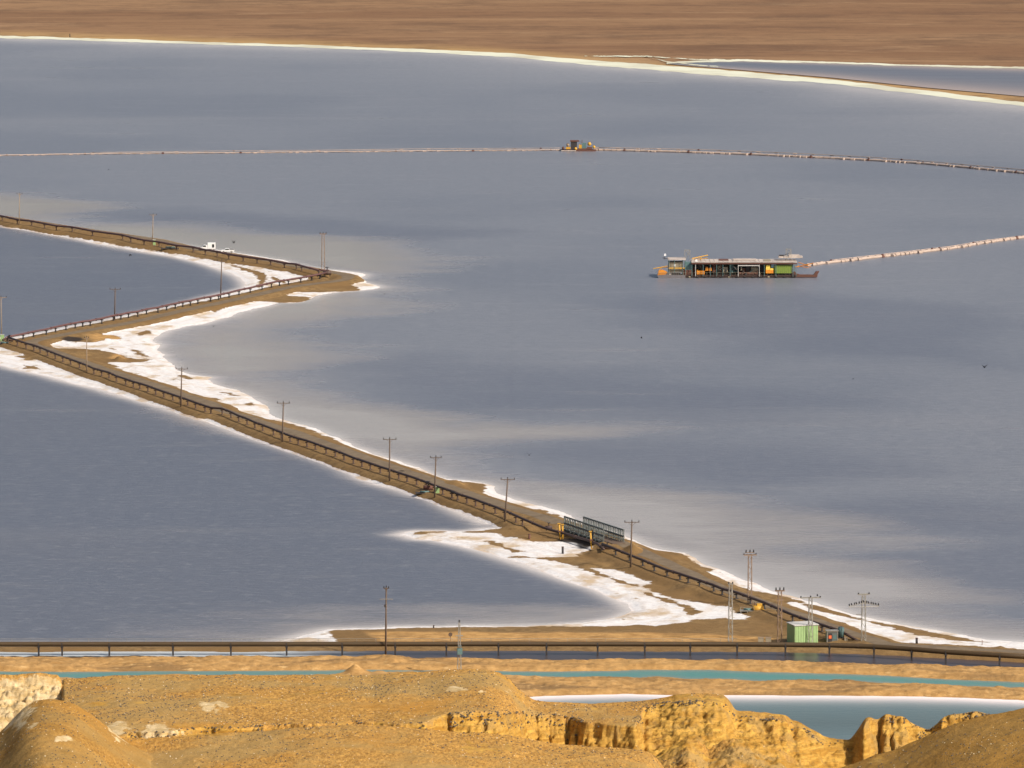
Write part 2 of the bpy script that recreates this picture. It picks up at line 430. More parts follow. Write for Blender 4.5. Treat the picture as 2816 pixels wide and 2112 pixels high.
M['concrete'] = paint('grey_concrete', (0.24, 0.24, 0.22), 0.8, 0, 0.4)
M['bird'] = NT('dark_feathers').out((0.015, 0.014, 0.015), 0.8)
M['stone'] = NT('dark_stone').out((0.10, 0.075, 0.05), 0.9)
M['palestone'] = NT('pale_stone').out((0.7, 0.6, 0.42), 0.9)
M['clad'] = paint('khaki_cladding', (0.28, 0.24, 0.17), 0.7, 0, 0.5)

# ------------------------------------------------------------------ tracings of shores, roads and pipes
def cat(*a):
    r = []
    for q in a: r += list(q)
    return r
far_side = cat(px('A', [(-900, 190), (-400, 240), (-100, 292), (0, 308), (280, 352), (500, 392), (870, 440), (1060, 458), (1340, 500), (1500, 532)]),
    px('B', [(200, 330), (430, 372), (600, 395), (800, 425), (960, 450), (1180, 485), (1260, 510), (1400, 545), (1560, 568), (1720, 582), (1830, 597), (1895, 612), (1870, 640),
             (1790, 672), (1850, 670), (1960, 697), (2045, 722), (1960, 740), (1870, 748), (1620, 768), (1480, 797), (1430, 828), (1350, 852), (1250, 860), (1160, 857),
             (1090, 880), (920, 915), (820, 940), (740, 975), (620, 1005), (500, 1040), (330, 1060), (180, 1105), (60, 1180), (125, 1225), (85, 1270), (170, 1310), (140, 1332),
             (230, 1390), (270, 1440), (400, 1480), (575, 1500), (530, 1522), (620, 1570), (760, 1600), (860, 1640)]),
    px('D', [(400, 30), (425, 70), (450, 110), (500, 150), (620, 185), (760, 215), (860, 250), (930, 285), (1030, 320), (1090, 360), (1170, 400), (1300, 440), (1420, 490),
             (1540, 525), (1700, 580), (1860, 650), (1950, 680), (2080, 695)]),
    px('E', [(740, 133), (860, 148), (970, 183), (962, 212), (990, 240), (1100, 275), (1250, 320), (1400, 350), (1520, 395), (1620, 440), (1740, 490), (1850, 520), (2090, 600), (2150, 622)]),
    px('F', [(0, 105), (110, 160), (200, 188), (300, 208), (400, 222), (470, 250), (540, 298), (660, 345), (740, 380), (850, 430), (960, 470), (1060, 505), (1150, 540), (1270, 572),
             (1380, 598), (1500, 636), (1700, 695), (1900, 755), (2100, 800)]),
    px('G', [(1075, 722), (1300, 768), (1500, 803), (1700, 848), (1900, 878), (2212, 893), (2600, 915), (3200, 950)]))
canal_n = cat(px('G', [(3200, 1090), (2212, 1062), (1500, 1040), (900, 1012), (500, 1000), (0, 985)]),
    px('R', [(1900, 655), (1200, 652), (500, 652)]), px('Q', [(1800, 652), (900, 650), (0, 652)]), px('P', [(1200, 655), (300, 657), (-900, 659)]))
lower_lake = cat(px('P', [(-900, 596), (0, 592), (1200, 588)]), px('Q', [(0, 584), (100, 574), (180, 562), (400, 510), (560, 470), (640, 458), (850, 452), (1000, 452), (1200, 438), (1390, 436), (1600, 440), (1800, 430)]),
    px('R', [(0, 428), (300, 423), (600, 405), (750, 385), (870, 365), (960, 335), (1020, 300), (980, 255), (900, 205), (800, 155), (700, 110), (560, 68), (450, 30)]),
    px('E', [(1400, 925), (1200, 855), (1000, 790), (850, 740), (700, 700), (560, 670), (450, 647), (300, 640), (200, 612), (130, 600), (230, 573), (300, 566), (480, 566), (640, 572),
             (800, 563), (880, 545), (1000, 540), (1045, 526), (960, 508), (880, 508), (840, 480), (720, 430), (620, 382), (520, 332), (440, 292), (300, 262), (180, 217), (60, 187)]),
    px('D', [(1350, 722), (1240, 682), (1150, 627), (1000, 562), (850, 502), (720, 462), (600, 422), (400, 362), (200, 292)]),
    px('C', [(1800, 940), (1700, 910), (1500, 850), (1400, 822), (1300, 790), (1170, 752), (1000, 707), (850, 662), (700, 627), (560, 592), (400, 547), (250, 515), (120, 488), (0, 452), (-300, 380), (-900, 250)]))
west_lake = cat(px('A', [(-900, 1240), (-300, 1320), (-60, 1342), (60, 1355), (200, 1335), (400, 1297), (570, 1260), (780, 1222), (1045, 1168), (1265, 1123), (1440, 1088), (1580, 1055), (1710, 1015), (1850, 982),
                         (1950, 960), (2060, 933), (2120, 908), (2110, 870), (2050, 820), (1900, 757), (1750, 707), (1600, 670), (1500, 647), (1330, 620), (1100, 580), (870, 540), (700, 503), (500, 463),
                         (250, 416), (100, 396), (0, 381), (-100, 367), (-400, 320), (-900, 260)]))
LAND = np.array(cat(far_side, canal_n, lower_lake, west_lake)); LAND_W = at(LAND[:, 0], LAND[:, 1], 0)

# earth-coloured surfaces (traced slightly above the water)
brown_polys = [
    cat(px('A', [(-900, 195), (-100, 290), (0, 303), (280, 345), (500, 388), (870, 440), (1130, 485), (1340, 518), (1500, 550)]),
        px('B', [(430, 395), (720, 440), (965, 475), (1200, 505), (1400, 550), (1560, 580), (1650, 590), (1760, 605), (1830, 620), (1850, 640), (1780, 675), (1760, 690), (1820, 720), (1870, 743),
                 (1800, 747), (1620, 757), (1500, 768), (1420, 765), (1240, 768), (1230, 790), (1300, 800), (1420, 800), (1430, 822), (1350, 845), (1200, 850), (1000, 845), (850, 860), (740, 880), (620, 900),
                 (540, 925), (440, 950), (330, 965), (200, 1000), (0, 1035)]),
        px('A', [(1100, 1245), (900, 1277), (750, 1320), (700, 1345), (560, 1367), (420, 1385), (330, 1400), (450, 1412), (620, 1418), (880, 1436), (960, 1440), (1060, 1470), (1150, 1510), (1330, 1535), (1250, 1555),
                 (1120, 1568), (950, 1562)]),
        px('C', [(1000, 470), (1100, 510), (1250, 560), (1400, 610), (1560, 660), (1650, 710), (1800, 770), (1900, 812)]),
        px('D', [(100, 82), (240, 112), (390, 162), (480, 172), (640, 205), (800, 250), (900, 295), (1030, 340), (1090, 395), (1200, 450), (1330, 500), (1400, 535), (1480, 558), (1590, 588), (1750, 622), (1860, 658), (1950, 685)]),
        px('E', [(600, 128), (740, 140), (870, 150), (905, 175), (870, 230), (840, 240), (760, 245), (820, 262), (950, 300), (1100, 362), (1250, 405), (1400, 443), (1560, 488), (1850, 560), (2090, 612)]),
        px('F', [(60, 160), (100, 183), (200, 200), (300, 212), (400, 224), (460, 257), (520, 307), (600, 342), (680, 370), (620, 395), (570, 415), (700, 462), (820, 502), (900, 518), (1000, 540), (1100, 560), (1270, 587),
                 (1370, 612), (1450, 642), (1600, 688), (1750, 730), (1900, 778), (2050, 818)]),
        px('G', [(1100, 752), (1500, 825), (1850, 888), (2000, 897), (1850, 902), (1600, 880), (1300, 840), (1000, 765), (830, 722), (620, 672), (420, 632), (350, 602), (200, 552), (165, 565),
                 (250, 622), (350, 658), (500, 707), (700, 767), (900, 838), (1100, 896), (1200, 910), (1400, 912), (1700, 927), (1900, 937), (2212, 962), (3200, 1010), (3200, 1095), (2212, 1070), (900, 1020), (0, 990)]),
        px('P', [(4000, 658), (1200, 658), (-900, 662), (-900, 590), (1200, 590), (2212, 590)]),
        px('Q', [(740, 588), (720, 572), (680, 540), (600, 485), (640, 468), (720, 461), (1000, 458), (1200, 448), (1390, 444), (1800, 437)]),
        px('R', [(0, 435), (300, 430), (600, 435), (900, 430), (1100, 420), (1250, 430), (1440, 415), (1600, 381), (1800, 371), (2030, 386)]),
        px('F', [(965, 800), (950, 778), (870, 740), (800, 706), (700, 676), (560, 656), (400, 631), (250, 596), (130, 552), (70, 512), (150, 490), (100, 470), (0, 441)]),
        px('E', [(2120, 930), (2000, 905), (1900, 890), (1780, 885), (1660, 870), (1560, 842), (1500, 832), (1300, 806), (1080, 785), (1100, 776), (1250, 790), (1500, 797), (1700, 787), (1690, 762), (1760, 742), (1830, 715),
                 (1640, 660), (1500, 662), (1420, 671), (1320, 670), (1250, 665), (1150, 645), (1050, 622), (980, 592), (800, 585), (640, 583), (500, 580), (400, 590), (360, 605), (290, 600), (275, 580), (320, 572), (480, 572),
                 (640, 577), (880, 560), (1000, 548), (1040, 540), (1060, 500), (960, 470), (900, 460), (800, 420), (720, 372), (650, 352), (560, 330), (450, 277), (300, 242), (280, 227), (150, 182), (60, 142)]),
        px('D', [(1380, 680), (1300, 640), (1200, 582), (1050, 532), (900, 482), (750, 432), (600, 397), (540, 382), (400, 322), (300, 287), (150, 232)]),
        px('C', [(1900, 940), (1800, 905), (1700, 880), (1560, 832), (1500, 805), (1400, 777), (1300, 747), (1200, 717), (1220, 692), (1100, 652), (1030, 632), (1000, 602), (960, 592), (800, 572), (760, 547), (750, 522),
                 (680, 492), (560, 457), (480, 432), (320, 412), (200, 377), (220, 352), (100, 314), (0, 302), (-300, 270), (-900, 150)]),
        px('A', [(-900, 1235), (-60, 1350), (60, 1362), (200, 1342), (400, 1302), (780, 1228), (1265, 1130), (1580, 1062), (1850, 1015), (2165, 950)]),
        px('B', [(1158, 700), (1342, 672), (1480, 640), (1430, 626), (1380, 602), (1250, 590), (1100, 562), (900, 522), (720, 497), (650, 490), (520, 480), (320, 442)]),
        px('A', [(1400, 610), (1290, 592), (1100, 562), (870, 517), (700, 487), (500, 457), (300, 417), (100, 382), (0, 362), (-900, 235)])),
    px('C', [(760, 205), (850, 190), (960, 195), (1080, 220), (990, 245), (800, 262), (740, 262), (520, 245)]),
    px('C', [(1110, 320), (1170, 318), (1300, 378), (1260, 385), (1180, 360)]),
    px('D', [(1400, 518), (1500, 525), (1590, 552), (1500, 556)]),
    px('E', [(900, 650), (960, 655), (1100, 715), (1210, 745), (1130, 755), (1000, 705), (920, 680)]),
    px('E', [(1650, 868), (1790, 880), (1950, 950), (2100, 1010), (2212, 1035), (2212, 1050), (2050, 1010), (1850, 950)]),
    px('F', [(60, 555), (180, 600), (330, 640), (480, 690), (560, 740), (480, 765), (440, 750), (400, 700), (250, 650), (120, 605)]),
    px('B', [(700, 520), (800, 545), (900, 565), (1040, 600), (1050, 660), (990, 730), (960, 720), (985, 660), (940, 605), (820, 570)]),
    px('B', [(1090, 625), (1150, 650), (1230, 690), (1180, 690), (1100, 655)]),
    px('C', [(140, 380), (260, 365), (330, 400), (250, 415)]),
    px('C', [(200, 450), (330, 470), (350, 490), (220, 480)]),
    px('C', [(1180, 175), (1290, 150), (1310, 175), (1200, 205)]),
    px('C', [(1530, 530), (1620, 545), (1680, 575), (1640, 585), (1560, 555)]),
    px('C', [(1900, 680), (2000, 690), (2060, 720), (1980, 715)]),
    px('C', [(1780, 735), (1890, 745), (1910, 765), (1830, 762)]),
    px('C', [(2110, 790), (2180, 780), (2200, 805), (2130, 810)]),
    px('B', [(550, 925), (640, 910), (690, 905), (600, 940)]),
    px('E', [(1240, 370), (1370, 375), (1520, 430), (1560, 455), (1400, 415)]),
]
salt_inside = [px('D', [(715, 290), (800, 298), (900, 333), (1005, 375), (900, 358), (780, 318)]),
               px('D', [(560, 233), (620, 238), (685, 262), (640, 270), (575, 250)]),
               px('C', [(375, 282), (560, 268), (740, 275), (900, 290), (1100, 340), (1200, 372), (1300, 395), (1150, 390), (1000, 345), (850, 315), (640, 300), (420, 295)])]
tan_polys = [cat(px('Q', [(930, 478), (1200, 476), (1500, 478), (1800, 482)]), px('R', [(0, 486), (600, 488), (1200, 492), (1700, 505), (2000, 520), (2300, 545), (2300, 590), (0, 600)]), px('Q', [(1050, 600), (1040, 550), (960, 505)])),
             cat(px('P', [(-900, 700), (4000, 700)]), px('S', [(0, 735), (1300, 770), (2212, 800), (3600, 850), (3600, 2200)]), px('P', [(-900, 2200)])),
             px('C', [(760, 205), (850, 190), (960, 195), (1080, 220), (990, 245), (800, 262)]),
             px('C', [(930, 400), (970, 365), (1030, 350), (1100, 400), (1050, 412)]),
             px('E', [(550, 150), (640, 135), (740, 160), (700, 185), (600, 170)]),
             px('Z', [(1700, 1000), (1860, 930), (1920, 920), (2150, 1070), (2000, 1080)]),
             px('G', [(1900, 950), (1980, 915), (2030, 915), (2130, 965)])]
dark_polys = [px('C', [(510, 247), (580, 232), (700, 225), (735, 240), (700, 255), (580, 260)]),
              px('E', [(1490, 665), (1560, 640), (1700, 640), (1850, 660), (1850, 690), (1780, 735), (1700, 730), (1650, 680), (1560, 672)]),
              cat(px('P', [(-900, 694), (1200, 694)]), px('Q', [(0, 694), (500, 698), (850, 704), (500, 716), (0, 718)]), px('P', [(1200, 716), (-900, 714)]))]

ZC = 1.2
def chain(segs, z): return np.concatenate([W(t, p, z) for t, p in segs])
road1 = chain([('A', [(-900, 195), (-100, 285), (0, 298), (500, 378), (900, 436), (1340, 500)]),
               ('B', [(400, 385), (620, 420), (845, 455), (1082, 495), (1300, 540), (1480, 572), (1600, 592), (1690, 606), (1750, 625), (1740, 648), (1680, 664), (1550, 682), (1400, 700), (1250, 722), (1000, 778), (800, 822), (600, 866), (400, 908), (200, 952)]),
               ('A', [(1270, 1185), (1000, 1240), (700, 1292), (500, 1328), (340, 1362), (270, 1385), (300, 1412), (450, 1462), (600, 1515), (800, 1586)]),
               ('C', [(1000, 520), (1200, 580), (1400, 648), (1600, 715), (1800, 780)]),
               ('D', [(40, 88), (200, 136), (400, 200), (600, 262), (800, 330), (1000, 400), (1200, 473), (1400, 543), (1600, 610)]),
               ('E', [(186, 44), (350, 100), (550, 172), (798, 262), (1000, 327), (1200, 390), (1400, 448), (1545, 505)])], ZC)
road2 = chain([('E', [(2010, 668)]), ('F', [(60, 222), (200, 278), (400, 375), (600, 468), (800, 552), (1000, 620), (1200, 690), (1400, 755), (1600, 830), (1800, 900), (2000, 955)]),
               ('G', [(1000, 912), (1300, 935), (1700, 955), (2212, 985), (3200, 1035)])], ZC)
p1 = [('A', [(-720, 222), (-480, 255), (-240, 295), (20, 335), (150, 365), (275, 378), (385, 400), (487, 420), (625, 430), (800, 465), (1060, 500), (1130, 520), (1245, 545)]), ('A', [(1375, 560), (1525, 590), (1670, 605)]),
      ('B', [(517, 440), (620, 455), (720, 480), (845, 498), (965, 515), (1082, 530), (1200, 555), (1305, 565), (1350, 580), (1497, 618)])]
p2 = [('B', [(1507, 650), (1435, 665), (1342, 682), (1235, 700), (1158, 710), (1088, 725), (1007, 745), (905, 770), (808, 790), (722, 812)]),
      ('A', [(1890, 1020), (1820, 1035), (1710, 1055), (1645, 1070), (1580, 1080), (1515, 1095), (1440, 1110), (1365, 1130), (1265, 1145), (1190, 1165), (1110, 1175), (1045, 1190), (980, 1200), (880, 1225), (780, 1245),
             (715, 1252), (650, 1265), (570, 1280), (480, 1300), (400, 1320), (290, 1340), (200, 1360), (70, 1385)])]
p3 = [('C', [(70, 258), (150, 285), (225, 310), (293, 328), (347, 346), (410, 373), (478, 400), (543, 426), (610, 450), (687, 478), (750, 502), (812, 530), (878, 548), (942, 565), (1005, 595), (1087, 622), (1152, 645), (1208, 660),
             (1278, 682), (1345, 708), (1415, 732), (1493, 758), (1557, 780), (1622, 802), (1690, 828), (1772, 855), (1822, 872)]),
      ('D', [(35, 125), (110, 155), (177, 187), (250, 213), (317, 245), (385, 268), (478, 305), (545, 332), (622, 362), (692, 385), (768, 405), (840, 430), (933, 465), (1012, 490), (1088, 520), (1168, 553), (1242, 578), (1315, 602),
             (1400, 632), (1480, 657), (1560, 685), (1633, 708), (1715, 735), (1800, 768), (1870, 795), (1940, 818), (2020, 845), (2070, 865)]),
      ('E', [(605, 285), (655, 302), (735, 327), (810, 352), (882, 380), (980, 415), (1060, 448), (1158, 492), (1215, 520)])]
p4 = [('E', [(1905, 740), (2020, 775), (2140, 825)]), ('F', [(55, 335), (155, 378), (265, 422), (377, 455), (448, 480), (545, 512), (668, 553), (742, 585), (865, 617), (985, 662), (1105, 705), (1230, 760), (1350, 812), (1480, 858), (1605, 900), (1760, 950)])]
P1 = chain(p1, ZC); P2 = chain(p2, ZC); P3 = chain(p3, ZC); P4 = chain(p4, ZC)

# bridge ends
BN0 = W('Z', [(530, 285)], 4.7)[0]; BN1 = W('Z', [(1330, 545)], 4.7)[0]
BF0 = W('Z', [(920, 295)], 4.7)[0]; BF1 = W('Z', [(1740, 560)], 4.7)[0]
BC = (BN0 + BN1 + BF0 + BF1) / 4
bdir = (BN1 - BN0 + BF1 - BF0); BLEN = float(np.linalg.norm(bdir) / 2); bdir = bdir / np.linalg.norm(bdir)
bnor = np.array([-bdir[1], bdir[0]])
if bnor[0] < 0: bnor = -bnor
def ztop(P):
    a = np.abs((P - BC) @ bdir); b = np.abs((P - BC) @ bnor)
    return ZC + 0.55 * (1 - sstep(BLEN / 2, BLEN / 2 + 16, a)) * (1 - sstep(6, 14, b))
def channel_cut(P):
    a = np.abs((P - BC) @ bdir); b = np.abs((P - BC) @ bnor)
    return 1 - (1 - sstep(BLEN / 2 - 5.5, BLEN / 2 - 1.5, a)) * (1 - sstep(14, 20, b))

# ------------------------------------------------------------------ land between the waters
cs = np.arange(-230, 3050, 3.4); rs = np.concatenate([np.arange(570, 1500, 2.3), np.arange(1500, 2050, 1.8)])
nr, nc = len(rs), len(cs)
gx, gy = np.meshgrid(cs, rs)
G0 = at(gx.ravel(), gy.ravel(), 0)
sd = sd_poly(G0, LAND_W)
# near ground: everything this side of the canal
canal_s = cat(px('P', [(-900, 700), (0, 702), (1200, 702)]), px('Q', [(0, 702), (500, 704), (820, 706), (950, 698), (1100, 690), (1220, 692), (1400, 715), (2000, 724)]), px('R', [(300, 728), (1100, 720), (1900, 728)]),
              px('S', [(0, 742), (700, 756), (1300, 775), (1700, 792), (2212, 806), (3600, 850), (3600, 2600)]), px('P', [(-900, 2600)]))
turq_t = cat(px('P', [(-400, 822), (525, 832), (1200, 825), (2212, 820)]), px('Q', [(600, 820), (760, 812), (1100, 812), (2212, 826)]), px('R', [(400, 828), (900, 822), (1060, 812), (1700, 812)]), px('S', [(0, 832), (500, 845), (1000, 862), (1500, 890), (2212, 922), (3400, 975)]),
             px('S', [(3400, 1020), (2212, 966), (1500, 948), (900, 918), (600, 902), (300, 912), (0, 912)]), px('R', [(1900, 893), (1500, 890), (1380, 876), (1200, 872), (1100, 890), (500, 880), (0, 868)]), px('Q', [(2212, 872), (1800, 860), (1500, 838), (1050, 835), (950, 850), (700, 850), (560, 858), (0, 862)]), px('P', [(1500, 858), (700, 892), (-400, 880)]))
pond_t = cat(px('Q', [(1900, 1060)]), px('R', [(100, 1052), (250, 1040), (600, 1030), (1000, 1022), (1500, 1034), (1900, 1032)]), px('S', [(0, 1034), (500, 1036), (1200, 1042), (1700, 1056), (2212, 1078), (3600, 1130), (3600, 1560), (0, 1520)]), px('R', [(1400, 1420), (0, 1300)]), px('Q', [(1900, 1200)]))
NEAR = np.array(canal_s); NEAR_W = at(NEAR[:, 0], NEAR[:, 1], 0)
TQ = np.array(turq_t); TQ_W = at(TQ[:, 0], TQ[:, 1], 0)
PD = np.array(pond_t); PD_W = at(PD[:, 0], PD[:, 1], 0)
sdn = np.full(len(G0), -1e3); low = gy.ravel() > 1770
near = sd_poly(G0[low], NEAR_W); tqd = sd_poly(G0[low], TQ_W); pdd = sd_poly(G0[low], PD_W)
sdn[low] = np.minimum(np.minimum(near, -tqd), -pdd)
x, y = G0[:, 0], G0[:, 1]
wob = fbm(x, y, 14, 4, 3) * 1.6 + fbm(x, y, 3.0, 3, 9) * 0.6
dR = np.minimum(d_line(G0, road1), d_line(G0, road2)); dP = d_line(G0, P1)
for q in (P2, P3, P4): np.minimum(dP, d_line(G0, q), out=dP)
sdl = np.maximum(sd + wob, np.minimum(3.8 - dP, 6.0 * channel_cut(G0) - 2.0 + 0 * dP))
shore = np.maximum(sdl, sdn + wob * 0.5)
cw = np.maximum(1 - sstep(3.0, 6.8 + wob, dR), 1 - sstep(1.6, 5.0 + 0.6 * wob, dP)) * channel_cut(G0)
zt = ztop(G0)
zl = 0.30 * sstep(0.0, 3.5, shore) + 0.10 * sstep(2, 14, shore) - 0.35 * sstep(0.0, 2.5, -shore)
zrel = zl + (fbm(x, y, 5, 4, 21) * 0.16 + fbm(x, y, 22, 2, 5) * 0.2) * sstep(0.5, 4, shore)
z = zrel * (1 - cw) + zt * cw
brown = np.full(len(G0), -50.0)
sel = shore > -3
Bsel = G0[sel]
bv = np.full(len(Bsel), -50.0)
for poly in brown_polys:
    q = np.array(poly); qw = at(q[:, 0], q[:, 1], 0.3)
    lo = qw.min(0) - 12; hi = qw.max(0) + 12
    m = np.all((Bsel > lo) & (Bsel < hi), axis=1)
    if m.any(): bv[m] = np.maximum(bv[m], sd_poly(Bsel[m], qw))
for poly in salt_inside:
    q = np.array(poly); qw = at(q[:, 0], q[:, 1], 0.6)
    lo = qw.min(0) - 12; hi = qw.max(0) + 12
    m = np.all((Bsel > lo) & (Bsel < hi), axis=1)
    if m.any(): bv[m] = np.minimum(bv[m], -sd_poly(Bsel[m], qw))
brown[sel] = bv
brown = np.where(sdn > -2.5, 12.0, brown)
brown = np.maximum(brown, (cw - 0.25) * 14)
def multi_sd(polys, zz, default=-30.0):
    out = np.full(len(G0), default)
    for poly in polys:
        q = np.array(poly); qw = at(q[:, 0], q[:, 1], zz)
        lo = qw.min(0) - 25; hi = qw.max(0) + 25
        m = sel & np.all((G0 > lo) & (G0 < hi), axis=1)
        if m.any(): out[m] = np.maximum(out[m], sd_poly(G0[m], qw))
    return out
tan = multi_sd(tan_polys, 0.3); dark = multi_sd(dark_polys, 0.15)
# sand mounds and the rough bank crests
def mound(t, cx, cy, wpx, h, depth, zb=0.3):
    global z
    c = W(t, [(cx, cy)], zb)[0]; e = W(t, [(cx + wpx / 2, cy)], zb)[0]; r = abs(e[0] - c[0])
    d = np.sqrt(((G0[:, 0] - c[0]) / r) ** 2 + ((G0[:, 1] - c[1]) / depth) ** 2)
    z = z + h * np.clip(1 - d, 0, 1) ** 1.3 * (1 + 0.5 * fbm(x, y, 3, 3, 40))
mound('C', 920, 248, 340, 1.0, 5.0); mound('C', 1030, 412, 160, 1.1, 4.5); mound('C', 700, 360, 300, 0.8, 6)
mound('E', 650, 178, 240, 0.9, 5); mound('Z', 1920, 1078, 440, 1.9, 5.5); mound('G', 2010, 970, 230, 1.1, 4)
mound('Q', 850, 858, 330, 2.0, 3.4); mound('Q', 1150, 745, 420, 1.5, 3.0)
mound('E', 1250, 640, 420, 0.9, 7); mound('E', 1830, 860, 380, 0.9, 5); mound('F', 420, 560, 420, 0.7, 6); mound('F', 350, 260, 300, 0.5, 6)
crest = sstep(0.3, 2.0, sdn) * sstep(-1, 2.5, sdn)
z = z + np.where(low, (fbm(x, y, 9, 6, 60, 0.65) * 0.5 + fbm(x, y, 1.5, 3, 66) * 0.22 + 0.35) * crest * (1 - cw), 0)
V3 = np.column_stack([G0, z])
keepv = (shore > -2.6).reshape(nr, nc)
kq = keepv[:-1, :-1] | keepv[1:, :-1] | keepv[1:, 1:] | keepv[:-1, 1:]
isb = ((brown > 0) & (shore > -0.4)).reshape(nr, nc)[:-1, :-1]
nearq = (sdn > -2.6).reshape(nr, nc)[:-1, :-1]
attrs = dict(brown=brown, tan=tan, shore=shore, dark=dark)
tag(link_mesh('canal_bank', grid_mesh('canal_bank', V3, nr, nc, kq & nearq, attrs), M['land']), 'sandy banks between the turquoise channel, dark canal and near pool', kind='structure')
tag(link_mesh('causeway_ground', grid_mesh('causeway_ground', V3, nr, nc, kq & ~nearq & isb, attrs), M['land']), 'brown earth embankments zigzagging across the lake', kind='structure')
tag(link_mesh('salt_shore', grid_mesh('salt_shore', V3, nr, nc, kq & ~nearq & ~isb, attrs), M['land']), 'white salt crust along the shores of the embankments', kind='structure')

# roads on top of the embankments
def smooth_line(L, step=3.0):
    L = np.asarray(L, float); out = []
    for i in range(len(L) - 1):
        p0 = L[max(i - 1, 0)]; p1 = L[i]; p2 = L[i + 1]; p3 = L[min(i + 2, len(L) - 1)]
        n_ = max(2, int(np.linalg.norm(p2 - p1) / step))
        for k in range(n_):
            t = k / n_
            out.append(0.5 * ((2 * p1) + (p2 - p0) * t + (2 * p0 - 5 * p1 + 4 * p2 - p3) * t * t + (3 * p1 - p0 - 3 * p2 + p3) * t ** 3))
    out.append(L[-1]); return np.array(out)
def road_strip(name, line, w, label):
    L = smooth_line(line, 3.0); d = np.gradient(L, axis=0); d /= np.linalg.norm(d, axis=1)[:, None] + 1e-9
    nn = np.column_stack([-d[:, 1], d[:, 0]]); k = 5; V = []
    s = np.arange(len(L)) * 3.0
    for j in range(k):
        o = (j / (k - 1) - 0.5) * w
        jit = (0.35 if j in (0, k - 1) else 0) * np.sin(s * 0.31 + j) * np.sin(s * 0.113)
        P = L + nn * (o + jit)[:, None]
        V.append(np.column_stack([P, ztop(P) + (0.05 if 0 < j < k - 1 else 0.02)]))
    V = np.stack(V, 1).reshape(-1, 3)
    return tag(link_mesh(name, grid_mesh(name, V, len(L), k), M['road']), label, kind='structure')
road_strip('causeway_road', road1, 4.2, 'grey dirt service road along the zigzag embankment')
road_strip('shore_road', road2, 4.0, 'grey dirt road from the truss bridge down to the shore')

# ------------------------------------------------------------------ water
cs2 = np.concatenate([np.array([-60000, -30000, -12000, -6000, -3000, -1500, -800]), np.arange(-400, 3230, 8), np.array([3600, 4400, 6000, 9000, 15000, 34000, 64000])])
rs2 = np.concatenate([np.arange(30, 480, 8), np.arange(480, 1782, 3.5)])
gx2, gy2 = np.meshgrid(cs2, rs2)
L0 = at(gx2.ravel(), gy2.ravel(), 0)
sdw = -sd_poly(L0, LAND_W)
farline = W('V', [(-9000, -60), (-3000, 10), (0, 84), (300, 94), (600, 103), (900, 114), (1100, 124), (1265, 141), (1500, 161), (1800, 186), (2212, 234), (5000, 560)], 0)
sdw2 = np.minimum(sdw, d_line(L0, farline) * 0.12 + 2)
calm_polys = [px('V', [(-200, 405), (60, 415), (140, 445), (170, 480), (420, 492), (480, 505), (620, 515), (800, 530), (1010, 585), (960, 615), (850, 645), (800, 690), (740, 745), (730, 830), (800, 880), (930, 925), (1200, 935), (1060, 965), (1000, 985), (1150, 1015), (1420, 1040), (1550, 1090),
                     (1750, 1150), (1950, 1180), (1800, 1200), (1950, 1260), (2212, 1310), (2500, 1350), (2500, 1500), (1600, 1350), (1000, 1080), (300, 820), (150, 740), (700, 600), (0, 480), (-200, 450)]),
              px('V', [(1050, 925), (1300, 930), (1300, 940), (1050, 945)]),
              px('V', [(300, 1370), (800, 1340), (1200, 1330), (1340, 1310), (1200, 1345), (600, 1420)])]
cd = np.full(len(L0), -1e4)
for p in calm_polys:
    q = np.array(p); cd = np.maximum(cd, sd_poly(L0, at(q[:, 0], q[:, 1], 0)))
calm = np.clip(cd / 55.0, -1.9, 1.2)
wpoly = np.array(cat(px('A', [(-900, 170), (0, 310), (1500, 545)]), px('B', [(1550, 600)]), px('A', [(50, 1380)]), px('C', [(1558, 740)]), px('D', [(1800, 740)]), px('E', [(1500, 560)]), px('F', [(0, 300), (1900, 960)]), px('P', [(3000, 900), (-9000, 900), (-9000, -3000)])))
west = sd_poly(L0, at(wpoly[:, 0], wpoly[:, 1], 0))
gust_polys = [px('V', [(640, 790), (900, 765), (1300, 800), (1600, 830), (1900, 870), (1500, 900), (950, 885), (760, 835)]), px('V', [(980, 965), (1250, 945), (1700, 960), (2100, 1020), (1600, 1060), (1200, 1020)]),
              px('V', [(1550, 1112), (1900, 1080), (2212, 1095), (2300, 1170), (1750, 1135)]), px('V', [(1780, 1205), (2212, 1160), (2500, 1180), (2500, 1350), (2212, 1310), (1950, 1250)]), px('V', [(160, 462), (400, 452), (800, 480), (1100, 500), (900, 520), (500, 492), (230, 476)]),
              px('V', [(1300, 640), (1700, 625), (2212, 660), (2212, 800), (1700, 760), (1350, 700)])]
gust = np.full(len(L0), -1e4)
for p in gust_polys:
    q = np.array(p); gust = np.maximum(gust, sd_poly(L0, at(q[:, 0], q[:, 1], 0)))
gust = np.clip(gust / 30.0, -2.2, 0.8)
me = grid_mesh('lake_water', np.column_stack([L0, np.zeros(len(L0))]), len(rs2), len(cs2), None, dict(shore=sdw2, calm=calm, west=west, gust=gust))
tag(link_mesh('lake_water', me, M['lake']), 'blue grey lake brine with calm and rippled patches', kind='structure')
CN = np.array(canal_n + canal_s[:-2])
